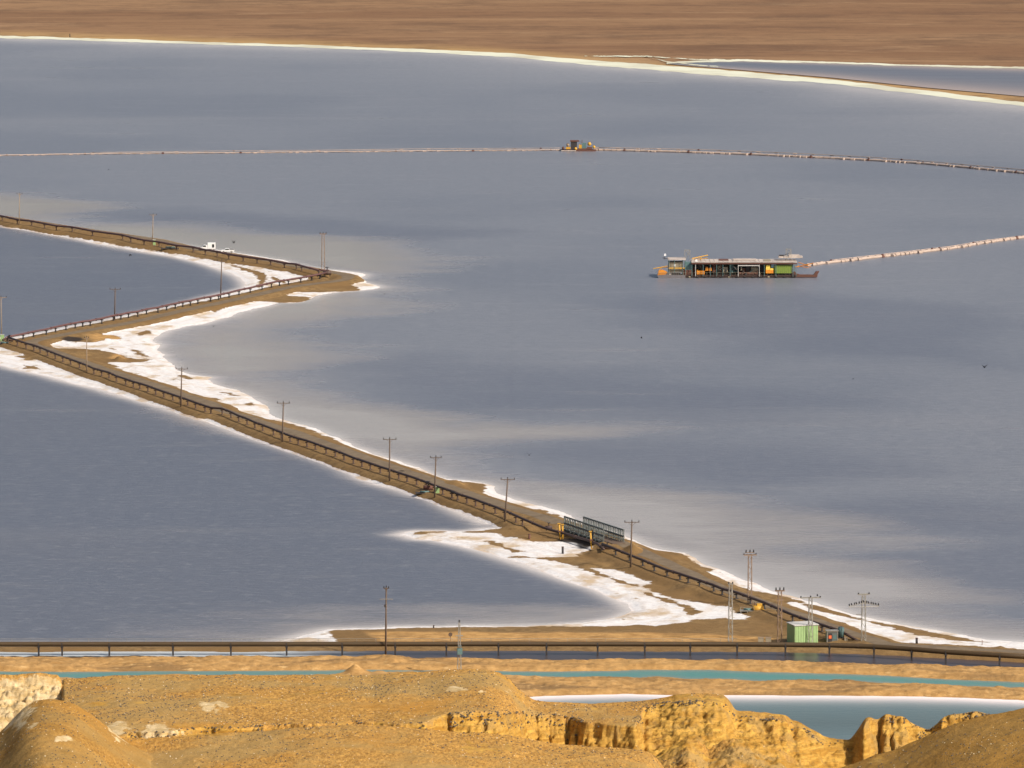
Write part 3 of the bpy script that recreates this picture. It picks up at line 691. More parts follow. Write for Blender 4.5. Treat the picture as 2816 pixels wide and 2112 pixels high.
def body(name, poly, mat, label, zz, pad, calmf=None):
    c0 = cs[::3]; r0 = np.arange(poly[:, 1].min() - 4, min(poly[:, 1].max(), 2070) + 4, 2.0)
    a, b = np.meshgrid(c0, r0); g = at(a.ravel(), b.ravel(), 0)
    d = sd_poly(g, at(poly[:, 0], poly[:, 1], 0))
    kv = (d > -pad).reshape(len(r0), len(c0)); kk = kv[:-1, :-1] | kv[1:, 1:] | kv[1:, :-1] | kv[:-1, 1:]
    me = grid_mesh(name, np.column_stack([g, np.full(len(g), zz)]), len(r0), len(c0), kk, dict(shore=np.maximum(d, -1), calm=d * 0 if calmf is None else calmf(a.ravel())))
    tag(link_mesh(name, me, mat), label, kind='structure')
body('dark_canal', CN, M['canal'], 'dark brine canal under the big pipe, pale and shallow at its left end', 0.0, 3.0, lambda sx: 1 - sstep(550, 1250, sx))
body('turquoise_channel', TQ, M['turq'], 'narrow turquoise brine channel between sandy banks', 0.006, 2.0)
body('near_pool', PD, M['pool'], 'dark blue green pool with a white salt rim in front', 0.012, 2.0)

# far plain
shore_px = [(-9000, -60), (-3000, 5), (-1000, 45), (0, 79), (300, 89), (600, 98), (900, 109), (1100, 119), (1265, 134), (1500, 153), (1800, 178), (2000, 202), (2212, 222), (3200, 330), (5000, 540)]
def dens(pts, step=14):
    out = []
    for (a, b), (c, d) in zip(pts[:-1], pts[1:]):
        n_ = max(1, int(abs(c - a) / step)) if -400 < a < 3300 else 4
        for k in range(n_): out.append((a + (c - a) * k / n_, b + (d - b) * k / n_))
    out.append(pts[-1]); return np.array(out)
sp = dens(shore_px)
Ls = at(sp[:, 0] * 1.2731, sp[:, 1] * 1.2731, 0)
Ls[:, 1] += fbm(Ls[:, 0], Ls[:, 0] * 0, 60, 4, 70) * 10
offs = np.array([-6, 0, 8, 20, 45, 80, 140, 260, 500, 900, 1800, 4000, 12000, 45000])
zz = np.array([-0.5, 0.03, 0.12, 0.16, 0.2, 0.2, 0.2, 0.2, 0.25, 0.5, 3, 8, 12, 20])
Vp = np.concatenate([np.column_stack([Ls[:, 0] * (1 + max(o, 0) / 9000.0), Ls[:, 1] + o, np.full(len(Ls), h)]) for o, h in zip(offs, zz)])
Vp[:, 2] += fbm(Vp[:, 0], Vp[:, 1], 90, 4, 81) * np.repeat(np.where(offs > 10, np.where(offs > 1000, 2.0, 0.1), 0), len(Ls))
me = grid_mesh('far_plain', Vp, len(offs), len(Ls), None, dict(near=np.repeat(offs, len(Ls)).astype(float)))
tag(link_mesh('far_plain', me, M['plain']), 'flat brown desert plain beyond the far shore', kind='structure')
def strip(name, top, bot, mat, label, zt_, zb_, k=3, attr=False, wobble=0.0):
    a = dens(top); b = dens(bot)
    xs = np.linspace(max(a[0, 0], b[0, 0]), min(a[-1, 0], b[-1, 0]), 260)
    ya = np.interp(xs, a[:, 0], a[:, 1]); yb = np.interp(xs, b[:, 0], b[:, 1])
    V = []
    for j in range(k):
        t = j / (k - 1); p = at(xs * 1.2731, (ya * (1 - t) + yb * t) * 1.2731, zt_ * (1 - t) + zb_ * t)
        if wobble and j in (0, k - 1): p[:, 1] += fbm(xs, xs * 0 + j * 33, 40, 5, 90 + j, 0.7) * wobble
        V.append(np.column_stack([p, np.full(len(p), zt_ * (1 - t) + zb_ * t)]))
    V = np.concatenate(V)
    dt = np.concatenate([np.full(len(xs), min(j * 14.0, (k - 1 - j) * 6.0)) for j in range(k)])
    me = grid_mesh(name, V, k, len(xs), None, dict(shore=dt, calm=np.full(len(dt), -1.0)))
    return tag(link_mesh(name, me, mat), label, kind='structure')
strip('far_salt_shore', [(-400, 64), (0, 76.5), (300, 86), (600, 95), (900, 105.5), (1100, 115), (1265, 129), (1500, 146), (1800, 172), (2000, 195), (2212, 222), (2700, 272)],
      [(-400, 69), (0, 82), (300, 91.5), (600, 100.5), (900, 112), (1100, 123), (1265, 139), (1500, 159), (1800, 181), (2000, 205), (2212, 230), (2700, 281)], M['farsalt'], 'thin white salt line along the far shore', 0.34, 0.03, 3, wobble=7)
strip('far_pond', [(1445, 137), (1500, 133.5), (1600, 132), (1800, 137), (2000, 143), (2212, 148), (2700, 158)],
      [(1445, 138), (1500, 143), (1600, 151), (1800, 168), (2000, 189), (2212, 208), (2700, 250)], water_material('far_pond_brine', (0.13, 0.14, 0.17), (0.36, 0.29, 0.26), 16.0, 0.4, 0.2, False, 0.6), 'far second pond lying in the brown plain', 0.5, 0.5, 9)
strip('far_pond_salt_rim', [(1440, 134), (1500, 130.5), (1600, 128.5), (1800, 133.5), (2000, 140), (2212, 145), (2700, 155)],
      [(1440, 138), (1500, 134.5), (1600, 132.5), (1800, 137), (2000, 143.5), (2212, 149), (2700, 159)], M['farsalt'], 'white rim along the back of the far pond', 0.75, 0.6, 3, wobble=6)
strip('far_salt_streak', [(1262, 120.5), (1330, 120), (1400, 121), (1500, 127), (1600, 129)], [(1262, 120.6), (1330, 122), (1400, 123), (1500, 128.5), (1600, 129.1)], M['farsalt'], 'pale salt streak left of the far pond', 0.7, 0.55, 3, wobble=6)
strip('far_salt_spur', [(1395, 122), (1440, 131.5), (1500, 138.5), (1560, 144)], [(1395, 122.2), (1440, 133.5), (1500, 140.5), (1560, 144.2)], M['farsalt'], 'slanting salt spur joining the far pond tip', 0.8, 0.65, 3, wobble=5)
M['blackstrip'] = paint('black_strip', (0.018, 0.013, 0.012), 0.6, 0, 0.3, 0.5)
strip('dark_edge_strip', [(-300, 1417.2), (300, 1417.0), (600, 1417.2), (760, 1421)], [(-300, 1424), (400, 1424), (700, 1424), (760, 1421.3)], M['blackstrip'], 'black strip along the sandy bank at the pale end of the canal', 0.05, 0.05, 3, wobble=1.2)  # flat black strip laid just above the water along the bank
me = bpy.data.meshes.new('ground'); S = 60000
me.from_pydata([(-S, -S, -3), (S, -S, -3), (S, S, -3), (-S, S, -3)], [], [(0, 1, 2, 3)])
tag(link_mesh('ground', me, M['base']), 'desert ground reaching to the horizon', kind='structure')

# ------------------------------------------------------------------ marl hills in front
def rowf(segs, sm_=5):
    pts = np.array(cat(*[px(t, p) for t, p in segs])); pts = pts[np.argsort(pts[:, 0], kind='stable')]
    def f(sx):
        v = np.interp(sx, pts[:, 0], pts[:, 1]); kk = np.hanning(sm_ + 2)[1:-1]; kk /= kk.sum()
        return np.convolve(np.pad(v, sm_ // 2, mode='edge'), kk, mode='valid')
    return f
def zray(sy, yd):
    b = (sy - 1056) / FPX; return CAM_H + yd * (-SP - b * CP) / (CP - b * SP)
u = np.arange(-330, 3150, 3.6); yd = np.concatenate([np.arange(700, 790, 1.5), np.arange(790, 868, 0.45), np.arange(868, 931.5, 0.24), np.arange(931.5, 962, 0.6), np.arange(962, 1075, 6.0)])
U, YD = np.meshgrid(u, yd)
XD = YD * ((U - 1408) / FPX) / 0.9866
def plateau_wobble(s, wl, a): return fbm(u * 0.055, u * 0, wl, 5, s, 0.55) * a
rB = rowf([('P', [(-1200, 1330), (500, 1320), (535, 890), (650, 885), (800, 872), (1000, 857), (1500, 852)]), ('Q', [(0, 857), (600, 850), (1010, 857), (1200, 836), (1500, 824), (1700, 806), (1850, 803), (2000, 808), (2100, 832), (2200, 890)]),
           ('R', [(20, 940), (120, 1030), (200, 1075), (400, 1090), (700, 1100), (1100, 1080), (1300, 1050), (1420, 1024), (1600, 1008), (1830, 1024), (1870, 1062), (1900, 1118), (1930, 1160), (2100, 1170)]),
           ('S', [(0, 1182), (150, 1200), (200, 1240), (270, 1260), (350, 1310), (440, 1355), (480, 1385), (600, 1408), (705, 1415), (760, 1350), (800, 1290), (832, 1232), (880, 1217), (930, 1243), (960, 1238), (1010, 1192), (1060, 1200),
                  (1100, 1207), (1160, 1212), (1250, 1272), (1350, 1322), (1400, 1322), (1480, 1255), (1490, 1238), (1560, 1200), (1700, 1182), (1800, 1167), (1900, 1190), (2212, 1230), (3400, 1230)])])
eB = rowf([('P', [(-1200, 1600), (900, 1600), (1100, 1330), (1500, 1318), (2212, 1296)]), ('Q', [(400, 1272), (900, 1258), (1300, 1268), (1480, 1262), (1560, 1215), (1800, 1190), (2212, 1170)]),
           ('R', [(0, 1195), (300, 1185), (520, 1195), (640, 1275), (900, 1285), (1080, 1275), (1140, 1150), (1250, 1105), (1420, 1085), (1700, 1085), (1850, 1100), (1930, 1200), (2100, 1210)]),
           ('S', [(0, 1215), (200, 1265), (480, 1425), (700, 1440), (760, 1375), (880, 1235), (1010, 1210), (1160, 1225), (1400, 1335), (1560, 1212), (1800, 1180), (2212, 1240), (3400, 1240)])])
YB = 930.0
def seg_noise(wl, a, s, axis=None): return fbm(XD, YD, wl, 5, s, 0.55) * a
b_row = rB(u); zB = zray(b_row, YB)
tanrow = (SP + (eB(u) - 1056) / FPX * CP) / (CP - (eB(u) - 1056) / FPX * SP)
slopeB = 0.02
yE = (CAM_H - zB + slopeB * YB * 0 ) / tanrow
yE = np.minimum(yE, YB - 0.8) + plateau_wobble(5, 6, 2.2) + plateau_wobble(6, 1.6, 0.8)
zB_ = zB[None, :]; yE_ = np.clip(yE, 750, YB - 0.4)[None, :]
front = YB - YD
hB = zB_ + 0.10 * seg_noise(4, 1.2, 100) * sstep(0, 3, front)
gul = np.abs(fbm(XD, YD * 0.8, 5.0, 5, 120, 0.65)) * 1.6
drop = np.maximum(yE_ - YD, 0)
# layered ledges: steep at the rim, gentler talus below, gullies cut into the face
notch = 0
for u0, w0_, dp in ((1561, 7, 3.0), (1588, 4, 2.4), (1450, 3, 1.0), (1478, 2.5, .9), (1510, 3, 1.2), (1612, 4, 1.4), (1330, 4, .8), (1235, 5, 1.2), (1690, 5, 1.0), (1770, 6, 1.5), (1850, 5, 1.1), (1935, 5, 1.2), (2105, 7, 1.6), (2145, 5, 1.2), (2185, 8, 1.5), (2418, 6, 2.4), (2452, 4, 1.6), (2600, 5, 1.0)):
    notch = notch + dp * np.exp(-((U - u0 - 3 * np.sin(YD * 1.7 + u0)) / w0_) ** 2)
drop = drop + sstep(0, 0.8, drop) * (fbm(XD, YD * 1.5, 3.2, 5, 140, 0.65) * 2.4)
drop = np.maximum(drop, 0)
soft = sstep(1700, 1790, U) * (1 - sstep(2300, 2345, U))
cliff_h = (1.2 - 0.9 * soft) * sstep(0, 1.3, drop) + (0.42 - 0.27 * soft) * np.maximum(drop - 1.0, 0) + 0.4 * sstep(4, 4.8, drop + gul)
hB = hB - np.minimum(cliff_h * (1 + 0.2 * gul), 16) - gul * (0.4 - 0.25 * soft) * sstep(0.3, 3, drop)
hB = np.where(YD > YB, zB_ - 0.9 * (YD - YB) - 0.6 * sstep(0, 1, YD - YB), hB)
cliffB = sstep(0.1, 0.8, drop) * (YD <= YB)
def layer(rf, yk, fs, rough, s, back=0.6, wl=5):
    rr = rf(u); zk = zray(rr, yk)[None, :]
    f = yk - YD
    h = zk - fs * np.maximum(f, 0) - back * np.maximum(-f, 0) - 0.02 * np.maximum(f, 0) ** 1.3
    return h + seg_noise(wl, rough, s) * sstep(0, 2.0, np.abs(f)) 
rA = rowf([('P', [(-1200, 800), (-200, 860), (0, 852), (120, 856), (250, 842), (350, 832), (450, 852), (520, 850), (538, 930), (560, 990), (600, 1060), (660, 1120), (720, 1300), (900, 1900)]), ('S', [(3000, 3000)])])
hA = layer(rA, 925, -0.02, 0.25, 200, 1.2)
cutA = np.maximum(925 - YD, 0)
hA = hA - 1.1 * sstep(0.2, 1.6, cutA) - 0.42 * np.maximum(cutA - 1.4, 0) - 0.5 * sstep(3.8, 4.5, cutA + gul) - 0.4 * gul * sstep(0.3, 2, cutA)
rEh = rowf(sm_=31, segs=[('P', [(-1200, 1900), (-300, 1560), (0, 1338), (100, 1238), (230, 1100), (330, 1068), (430, 1062), (550, 1090), (650, 1112), (750, 1178), (850, 1248), (960, 1320), (1050, 1405), (1500, 1640)]), ('Q', [(0, 2100), (4000, 4000)])])
hE = layer(rEh, 858, -0.02, 0.35, 220, 0.55, 7)
rF = rowf(sm_=41, segs=[('P', [(-1200, 1520), (300, 1480), (700, 1440), (1050, 1412), (1400, 1412), (1500, 1392), (1700, 1375), (2212, 1340)]), ('Q', [(0, 1332), (400, 1306), (900, 1296), (1300, 1315), (1550, 1330), (1700, 1350), (2212, 1386)]),
           ('R', [(0, 1396), (300, 1448), (700, 1472), (1000, 1495), (1200, 1525), (1290, 1545), (1330, 1640), (1420, 1900)]), ('S', [(0, 2600), (3000, 4000)])])
hF = layer(rF, 868, -0.015, 0.45, 240, 0.5, 8)
rG = rowf(sm_=25, segs=[('P', [(0, 6000)]), ('R', [(1200, 2600), (2000, 1900)]), ('S', [(300, 1780), (620, 1659), (900, 1560), (1150, 1480), (1400, 1372), (1550, 1305), (1700, 1258), (1900, 1198), (2050, 1172), (2212, 1140), (2700, 1060), (3400, 1010)])])
hG = layer(rG, 862, -0.01, 0.45, 260, 0.6, 7)
# lower spur with its own small scarp, right of the middle
rM = rowf([('P', [(0, 4000)]), ('R', [(1000, 1700), (1180, 1560), (1290, 1500), (1420, 1450), (1520, 1395), (1600, 1430), (1700, 1500), (1780, 1440), (1900, 1400), (2100, 1440)]), ('S', [(0, 1460), (100, 1450), (180, 1520), (300, 1600), (420, 1680), (900, 2200), (3000, 5000)])])
hM = layer(rM, 882, 0.10, 0.6, 280, 0.9, 4)
H = np.maximum.reduce([hB, hA, hE, hF, hG, hM])
wA = (hA >= H - 1e-6); wB = (hB >= H - 1e-6); wM = (hM >= H - 1e-6)
notch = notch * (1 - 0.75 * sstep(1700, 1790, U) * (1 - sstep(2340, 2380, U)))
H = H - np.where(wB, notch * sstep(0.0, 1.0, drop + 0.5 * (front > 0.3) * (U > 1780)), 0)
H = H + np.where(wB | wM | wA, sstep(0.1, 1.2, np.where(wA, cutA, np.where(wM, 2.0, drop))) * (fbm(XD, YD * 2.2, 2.6, 5, 310, 0.7) * 1.3 - np.abs(fbm(XD, YD * 2.0, 1.3, 4, 320, 0.65)) * 1.1) * (1 - 0.35 * sstep(1500, 1790, U)), 0)
H = H + fbm(XD, YD, 1.3, 3, 300, 0.6) * 0.12 + fbm(XD, YD, 11, 3, 305, 0.5) * 0.5 * sstep(1, 6, YB - YD)
H = np.where(YD > 1040, np.minimum(H, 0.3), np.maximum(H, -2.0))
cl = np.where(wB, cliffB, 0.0)
cl = np.maximum(cl, np.where(wM, 0.38 + fbm(XD, YD, 5, 5, 930, 0.65) * 0.9, 0.0))
# pale marl exposed on the right ridges
cl = np.where(wB & (U > 1800), np.maximum(cl, 0.40), cl) + np.where(wB, fbm(XD, YD, 7, 5, 900, 0.65) * 0.9, 0)
pale = np.where(wA, sstep(0.2, 1.0, cutA), 0.0)
brk = fbm(XD, YD * 0.4, 3.0, 5, 777, 0.7) * 2.2
def blob(t, cx, cy, rx, ry):
    """exposed pale marl patch around one spot of the slope"""
    ox, oy, s = TILE[t]; ux, uy = ox + cx * s, oy + cy * s
    row = 1056 + FPX * ((CAM_H - H) / YD * CP - SP) / (CP + (CAM_H - H) / YD * SP)
    d = ((U - ux) / (rx * s)) ** 2 + ((row - uy) / (ry * s)) ** 2
    return np.clip(1.15 - d + brk, 0, 1)
for a in (('P', 1230, 1335, 300, 75), ('P', 540, 1405, 90, 25), ('P', 1880, 1120, 120, 60), ('Q', 1750, 985, 100, 22), ('Q', 1950, 995, 50, 18), ('Q', 2190, 990, 40, 22), ('P', 120, 1180, 160, 160)):
    pale = np.maximum(pale, blob(*a))
for a in (('P', 1750, 1345, 280, 35), ('Q', 1250, 1280, 330, 22), ('Q', 1850, 1500, 300, 60), ('S', 1000, 1600, 120, 40)):
    cl = np.maximum(cl, 0.6 * blob(*a))
Vf = np.column_stack([XD.ravel(), YD.ravel(), H.ravel()])
deep = np.where(hG >= H - 2.0, sstep(-0.5, 0.5, hG - np.maximum.reduce([hB, hA, hE, hF, hM])), 0.0) + 0.5 * sstep(-0.5, 0.5, hE - np.maximum.reduce([hB, hA, hG, hF, hM]))
me = grid_mesh('marl_hills', Vf, len(yd), len(u), None, dict(cliff=cl.ravel(), pale=pale.ravel(), deep=deep.ravel()))
tag(link_mesh('marl_hills', me, M['fg']), 'ochre gravelly marl hills with crumbling scarps in the foreground', kind='structure')

# loose stones on the hills
def stones(name, n_, mat, label, smin, smax, seed, mask, pw=3):
    r = np.random.default_rng(seed); b = MB(); fac = ((0, 2, 1), (0, 3, 2), (0, 4, 3), (0, 1, 4), (5, 1, 2), (5, 2, 3), (5, 3, 4), (5, 4, 1))
    cnt = 0; yi0 = np.searchsorted(yd, 800); yi1 = np.searchsorted(yd, 932)
    while cnt < n_:
        i = int(r.integers(yi0, yi1)); j = int(r.integers(5, len(u) - 5))
        if not mask(i, j, r): continue
        X_, Y_, Z_ = XD[i, j] + r.uniform(-.1, .1), YD[i, j] + r.uniform(-.2, .2), H[i, j]
        s = smin + (smax - smin) * r.random() ** pw
        k = len(b.v); q = r.uniform(0.65, 1.25, 6) * s
        b.v += [(X_, Y_, Z_ + q[0] * .8), (X_ + q[1], Y_, Z_ + .1 * s), (X_, Y_ + q[2], Z_ + .15 * s), (X_ - q[3], Y_, Z_ + .1 * s), (X_, Y_ - q[4], Z_), (X_, Y_, Z_ - q[5] * .5)]
        b.f += [tuple(k + t for t in f_) for f_ in fac]; cnt += 1
    me = bpy.data.meshes.new(name); me.from_pydata(b.v, [], b.f); me.update()
    tag(link_mesh(name, me, mat), label, 'stones', kind='stuff')
dn = fbm(XD, YD, 18, 3, 400)
stones('loose_stones', 26000, M['stone'], 'dark gravel and small stones strewn over the ochre hills', 0.035, 0.20, 5, lambda i, j, r: cl[i, j] < .4 and pale[i, j] < .4 and dn[i, j] + r.uniform(-.25, .35) > 0)
rim = wB & (drop > 0.05) & (drop < 1.6)  # dark clods added here imitate the overhang shade along scarp tops
stones('rim_shade_clods', 2600, M['stone'], 'dark clods added as overhang shade along the rims of the marl scarps', 0.06, 0.32, 15, lambda i, j, r: rim[i, j] and dn[i, j] + r.uniform(-.2, .3) > 0, 2)
stones('pale_stones', 6000, M['palestone'], 'pale pebbles scattered among the dark gravel on the hills', 0.03, 0.13, 8, lambda i, j, r: cl[i, j] < .5 and r.random() < 0.6)

# ------------------------------------------------------------------ pipelines on the embankments
def v3(p, z): return Vector((float(p[0]), float(p[1]), float(z)))
def support_mesh(h, r, wide):
    b = MB(); b.box((0, 0, h / 2), (0.28, 0.28, h)); b.box((0, 0, h - 0.1), (wide, 0.3, 0.2)); b.box((0, 0, 0.06), (0.8, 0.8, 0.14))
    return b.mesh('support')
def pipeline(name, label, pts, h, r, mat, smat, group, extra_start=None, extra_end=None, flange=12.0):
    pts = [np.array(p) for p in pts]
    base = v3(pts[0], 0)
    t = thing(name, label, 'pipeline', base, group=group)
    zs = [float(ztop(np.array([p]))[0]) for p in pts]
    path = [v3(p, z_ + h) - base for p, z_ in zip(pts, zs)]
    full = ([Vector(e) - base for e in (extra_start or [])]) + path + ([Vector(e) - base for e in (extra_end or [])])
    MB().tube(full, r, 10).build('pipe', mat, t, True)
    sm = support_mesh(h - r * 0.9, r, r * 2 + 0.4); sm.materials.append(smat)
    for i, p in enumerate(path):
        o = bpy.data.objects.new('support', sm); col.objects.link(o); o.parent = t
        d = path[min(i + 1, len(path) - 1)] - path[max(i - 1, 0)]
        o.location = (p.x, p.y, zs[i] - 0.05); o.rotation_euler = (0, 0, math.atan2(d.y, d.x) + math.pi / 2)
    fb = MB(); fb.rod((0, 0, -0.09), (0, 0, 0.09), r * 1.35, 10); fm = fb.mesh('flange'); fm.materials.append(mat)
    acc = 0.0
    for a, b_ in zip(full[:-1], full[1:]):
        acc += (b_ - a).length
        if acc > flange:
            acc = 0; o = bpy.data.objects.new('flange', fm); col.objects.link(o); o.parent = t
            o.location = (a + b_) / 2; o.rotation_mode = 'QUATERNION'; o.rotation_quaternion = (b_ - a).to_track_quat('Z', 'Y')
    return t
e1 = W1('B', 1580, 608, ZC)
pipeline('pipeline', 'maroon pipe on short supports along the farthest embankment, past the two white vehicles', P1, 1.65, 0.33, M['maroonpipe'], M['rustpipe'], 'pipelines along the embankments', None,
         [e1 + Vector((0, 0, 1.2)), e1 + Vector((0.6, -1, 0.3))])
e2 = W1('A', 55, 1385, ZC)
pipeline('pipeline', 'maroon pipe on posts along the middle embankment, rising to the right toward the salt point', P2, 1.6, 0.32, M['maroonpipe'], M['darksteel'], 'pipelines along the embankments', [e1 + Vector((0.3, -3, 0.9))], [e2 + Vector((-1.0, -1.5, 0.7))])
br_s = W1('Z', 420, 600, 1.7); br_e = W1('Z', 1200, 900, 1.9)
pipeline('pipeline', 'long dark brown pipe on posts slanting from the left corner down to the truss bridge', P3, 1.6, 0.30, M['rustpipe'], M['rustpipe'], 'pipelines along the embankments', None,
         [W1('Z', 100, 520, 2.0), W1('Z', 330, 590, 2.0), W1('Z', 520, 640, 2.0), W1('Z', 1000, 780, 2.0), W1('Z', 1200, 850, 2.0), W1('Z', 1330, 960, 2.2)])
pipeline('pipeline', 'dark pipe on short posts from the truss bridge to the green shed by the shore', P4, 1.35, 0.30, M['rustpipe'], M['darksteel'], 'pipelines along the embankments', None, [W1('F', 1920, 985, 1.0)])

# bent end pieces and valves
def valve(label, loc, s=1.0, mat=None):
    t = thing('valve_assembly', label, 'valve', loc, group='pipe valve assemblies')
    MB().rod((-.9 * s, 0, .7 * s), (.9 * s, 0, .7 * s), .42 * s, 10).build('valve_body', mat or M['rustpipe'], t, True)
    MB().rod((0, 0, .9 * s), (0, 0, 1.9 * s), .12 * s, 6).build('valve_stem', M['darksteel'], t)
    MB().rod((0, 0, 1.85 * s), (0, 0, 1.95 * s), .42 * s, 10).build('hand_wheel', M['darksteel'], t)
    MB().box((-.6 * s, 0, .2 * s), (.25, .5, .5 * s)).box((.6 * s, 0, .2 * s), (.25, .5, .5 * s)).build('plinth', M['darksteel'], t)
valve('dark valve cluster where the pipe turns back at the right salt point', W1('B', 1570, 625, ZC), 1.5)
valve('small dark valve cluster beside the road, left part, under the tall tan mast', W1('B', 1500, 632, ZC), 0.9)
valve('dark valve cluster beside the green cabinet at the left edge of the picture', W1('A', 85, 1385, ZC), 1.1)
valve('rusty valve cluster on the long slanting pipe, left of the green cabinet', W1('D', 1815, 790, ZC - .3), 1.3, M['rust'])
valve('dark valve on the pipe just right of the truss bridge', W1('Z', 1400, 985, ZC), 1.0)
valve('dark valve cluster on the pipe just left of the truss bridge', W1('Z', 215, 575, ZC), 0.9)

# ------------------------------------------------------------------ the big pipeline over the canal
bx = [('P', -560), ('P', -100), ('P', 335), ('P', 537), ('P', 945), ('P', 1495), ('P', 1995), ('Q', 265), ('Q', 745), ('Q', 1203), ('Q', 1645), ('Q', 2095), ('R', 298), ('R', 740), ('R', 1147), ('R', 1540), ('R', 1945),
      ('S', 150), ('S', 530), ('S', 915), ('S', 1240), ('S', 1535), ('S', 2000), ('S', 2500)]
def bigrow(sx): return np.interp(sx, [-300, 1408, 2000, 2300, 2450, 2600, 2816, 3200], [1803.5, 1802.5, 1803, 1806, 1812, 1825, 1838, 1858])
BZ = 2.35
bpts = []
for t_, x_ in bx:
    s_ = TILE[t_][0] + x_ * K; p = at(s_, bigrow(s_), 0); bpts.append(v3(p, 0))
base = bpts[0].copy()
big = thing('pipeline', 'large olive brown pipe with a handrail crossing the whole foreground over the dark canal', 'pipeline', base)
MB().tube([p - base + Vector((0, 0, BZ)) for p in bpts], 0.50, 12).build('pipe', M['olivepipe'], big, True)
MB().tube([p - base + Vector((0, 0.75, BZ - 0.25)) for p in bpts], 0.20, 8).build('side_pipe', M['rustpipe'], big, True)
b = MB(); b.box((0, 0, (BZ + .2) / 2 - .6), (0.34, 0.4, BZ + .2 + 1.0)); b.box((0, 0.35, BZ - .52), (0.5, 1.7, .22)); b.box((0, -.45, BZ - .1), (0.25, .12, .8)); sm = b.mesh('support'); sm.materials.append(M['darksteel'])
b = MB(); b.rod((0, 0, -.1), (0, 0, .1), .50, 12); fm = b.mesh('flange'); fm.materials.append(M['rustpipe'])
for p in bpts:
    o = bpy.data.objects.new('support', sm); col.objects.link(o); o.parent = big; o.location = p - base
for a, c in zip(bpts[:-1], bpts[1:]):
    m_ = a * .35 + c * .65 - base
    o = bpy.data.objects.new('flange', fm); col.objects.link(o); o.parent = big; o.location = m_ + Vector((0, 0, BZ)); o.rotation_mode = 'QUATERNION'; o.rotation_quaternion = (c - a).to_track_quat('Z', 'Y')
rail = [p - base + Vector((0, 0.2, BZ + 1.05)) for p in bpts if p.x < at(2130, 1805)[0]]
MB().tube(rail, 0.035, 5).build('handrail', M['lattice'], big)
MB().tube([p - Vector((0, 0, .33)) for p in rail], 0.02, 5).build('handrail', M['lattice'], big)
b = MB(); b.rod((0, 0, 0), (0, 0, .75), .035, 5); rp = b.mesh('rail_post'); rp.materials.append(M['lattice'])
xx = rail[0].x
while xx < rail[-1].x:
    yy = np.interp(xx, [p.x for p in rail], [p.y for p in rail])
    o = bpy.data.objects.new('rail_post', rp); col.objects.link(o); o.parent = big; o.location = (xx, float(yy), BZ + .32); xx += 3.85

# ------------------------------------------------------------------ poles and lattice masts
def pxh(sy): return (sy + 827.5) / CAM_H * 1.0       # pixels per metre for things standing at row sy
def utility_pole(label, t_, top, bot, arm, mat, zb=0.5, r=0.17, group='single wooden poles along the embankments', style='T', armw=1.9):
    p = W1(t_, bot[0], bot[1], zb); sy = TILE[t_][1] + bot[1] * TILE[t_][2]
    h = (bot[1] - top[1]) * TILE[t_][2] / pxh(sy) / CP
    lean = (top[0] - bot[0]) * TILE[t_][2] / pxh(sy)
    o = thing('utility_pole', label, 'utility pole', p, group=group)
    MB().rod((0, 0, -.6), (lean, 0, h - .25), r * 1.15, 8, r * .8).build('shaft', mat, o, True)
    if style in ('T', 'double'):
        za = h - .45
        MB().box((lean, -.12, za), (armw * 2, .14, .14)).rod((lean - armw * .55, -.1, za), (lean, -.1, za - .8), .04, 4).rod((lean + armw * .55, -.1, za), (lean, -.1, za - .8), .04, 4).build('crossarm', mat, o)
        for k in (-1, 0, 1):
            z0 = za + .07 if k else h - .25
            MB().rod((lean + k * armw * .93, -.12 if k else 0, z0), (lean + k * armw * .93, -.12 if k else 0, z0 + .38), .12, 6, .09).build('insulator', M['black'], o)
    if style == 'double':
        MB().box((lean, -.12, h - 2.6), (2.6, .12, .12)).build('crossarm', M['lattice'], o)
        MB().box((lean - .25, -.2, h * .72), (.35, .3, .5)).build('bracket_box', M['darksteel'], o)
    return o
TP = [('A', (172, 95), (165, 388), 'tan', 'brown pole at the far left end of the farthest embankment', 'T', 1.0),
      ('A', (1325, 275), (1316, 545), 'tan', 'thin brown pole above the small green cabinet on the farthest embankment', 'T', 1.2),
      ('A', (1918, 670), (1905, 1022), 'wood', 'dark pole on the middle embankment nearest the right salt point', 'T', 1.5),
      ('A', (997, 915), (990, 1195), 'wood', 'dark pole midway along the middle embankment', 'T', 1.7),
      ('A', (12, 985), (14, 1345), 'tan', 'pole beside the green cabinet at the left edge of the picture', 'T', 1.7),
      ('A', (752, 1335), (750, 1671), 'tan', 'thin pole near the sand mound at the left corner of the slanting embankment', 'T', 0.6),
      ('C', (1573, 470), (1562, 830), 'wood', 'second pole down the slanting pipe, standing before the wide salt flat', 'T', 1.65),
      ('D', (565, 10), (553, 384), 'wood', 'third pole down the slanting pipe, between the salt flat and the paired poles', 'T', 1.65),
      ('D', (1483, 322), (1480, 717), 'wood', 'pole left of the one with the green cabinet on the slanting embankment', 'T', 1.65),
      ('D', (1882, 480), (1868, 856), 'wood', 'pole with a green cabinet at its foot on the slanting embankment', 'T', 1.35),
      ('E', (1088, 102), (1060, 510), 'wood', 'slightly leaning pole left of the truss bridge', 'T', 1.65),
      ('E', (2160, 470), (2148, 900), 'wood', 'pole right of the truss bridge beside the small sand heap', 'T', 1.65),
      ('Q', (1127, 82), (1120, 690), 'wood', 'tall lone pole standing at the canal behind the big foreground pipe', 'double', 0.5)]
for t_, top, bot, mt, lb, stl, aw in TP:
    utility_pole(lb, t_, top, bot, True, M['tanpole'] if mt == 'tan' else M['wood'], 0.1 if t_ == 'Q' else 0.5, .14 if mt == 'tan' else .18, style=stl, armw=aw)

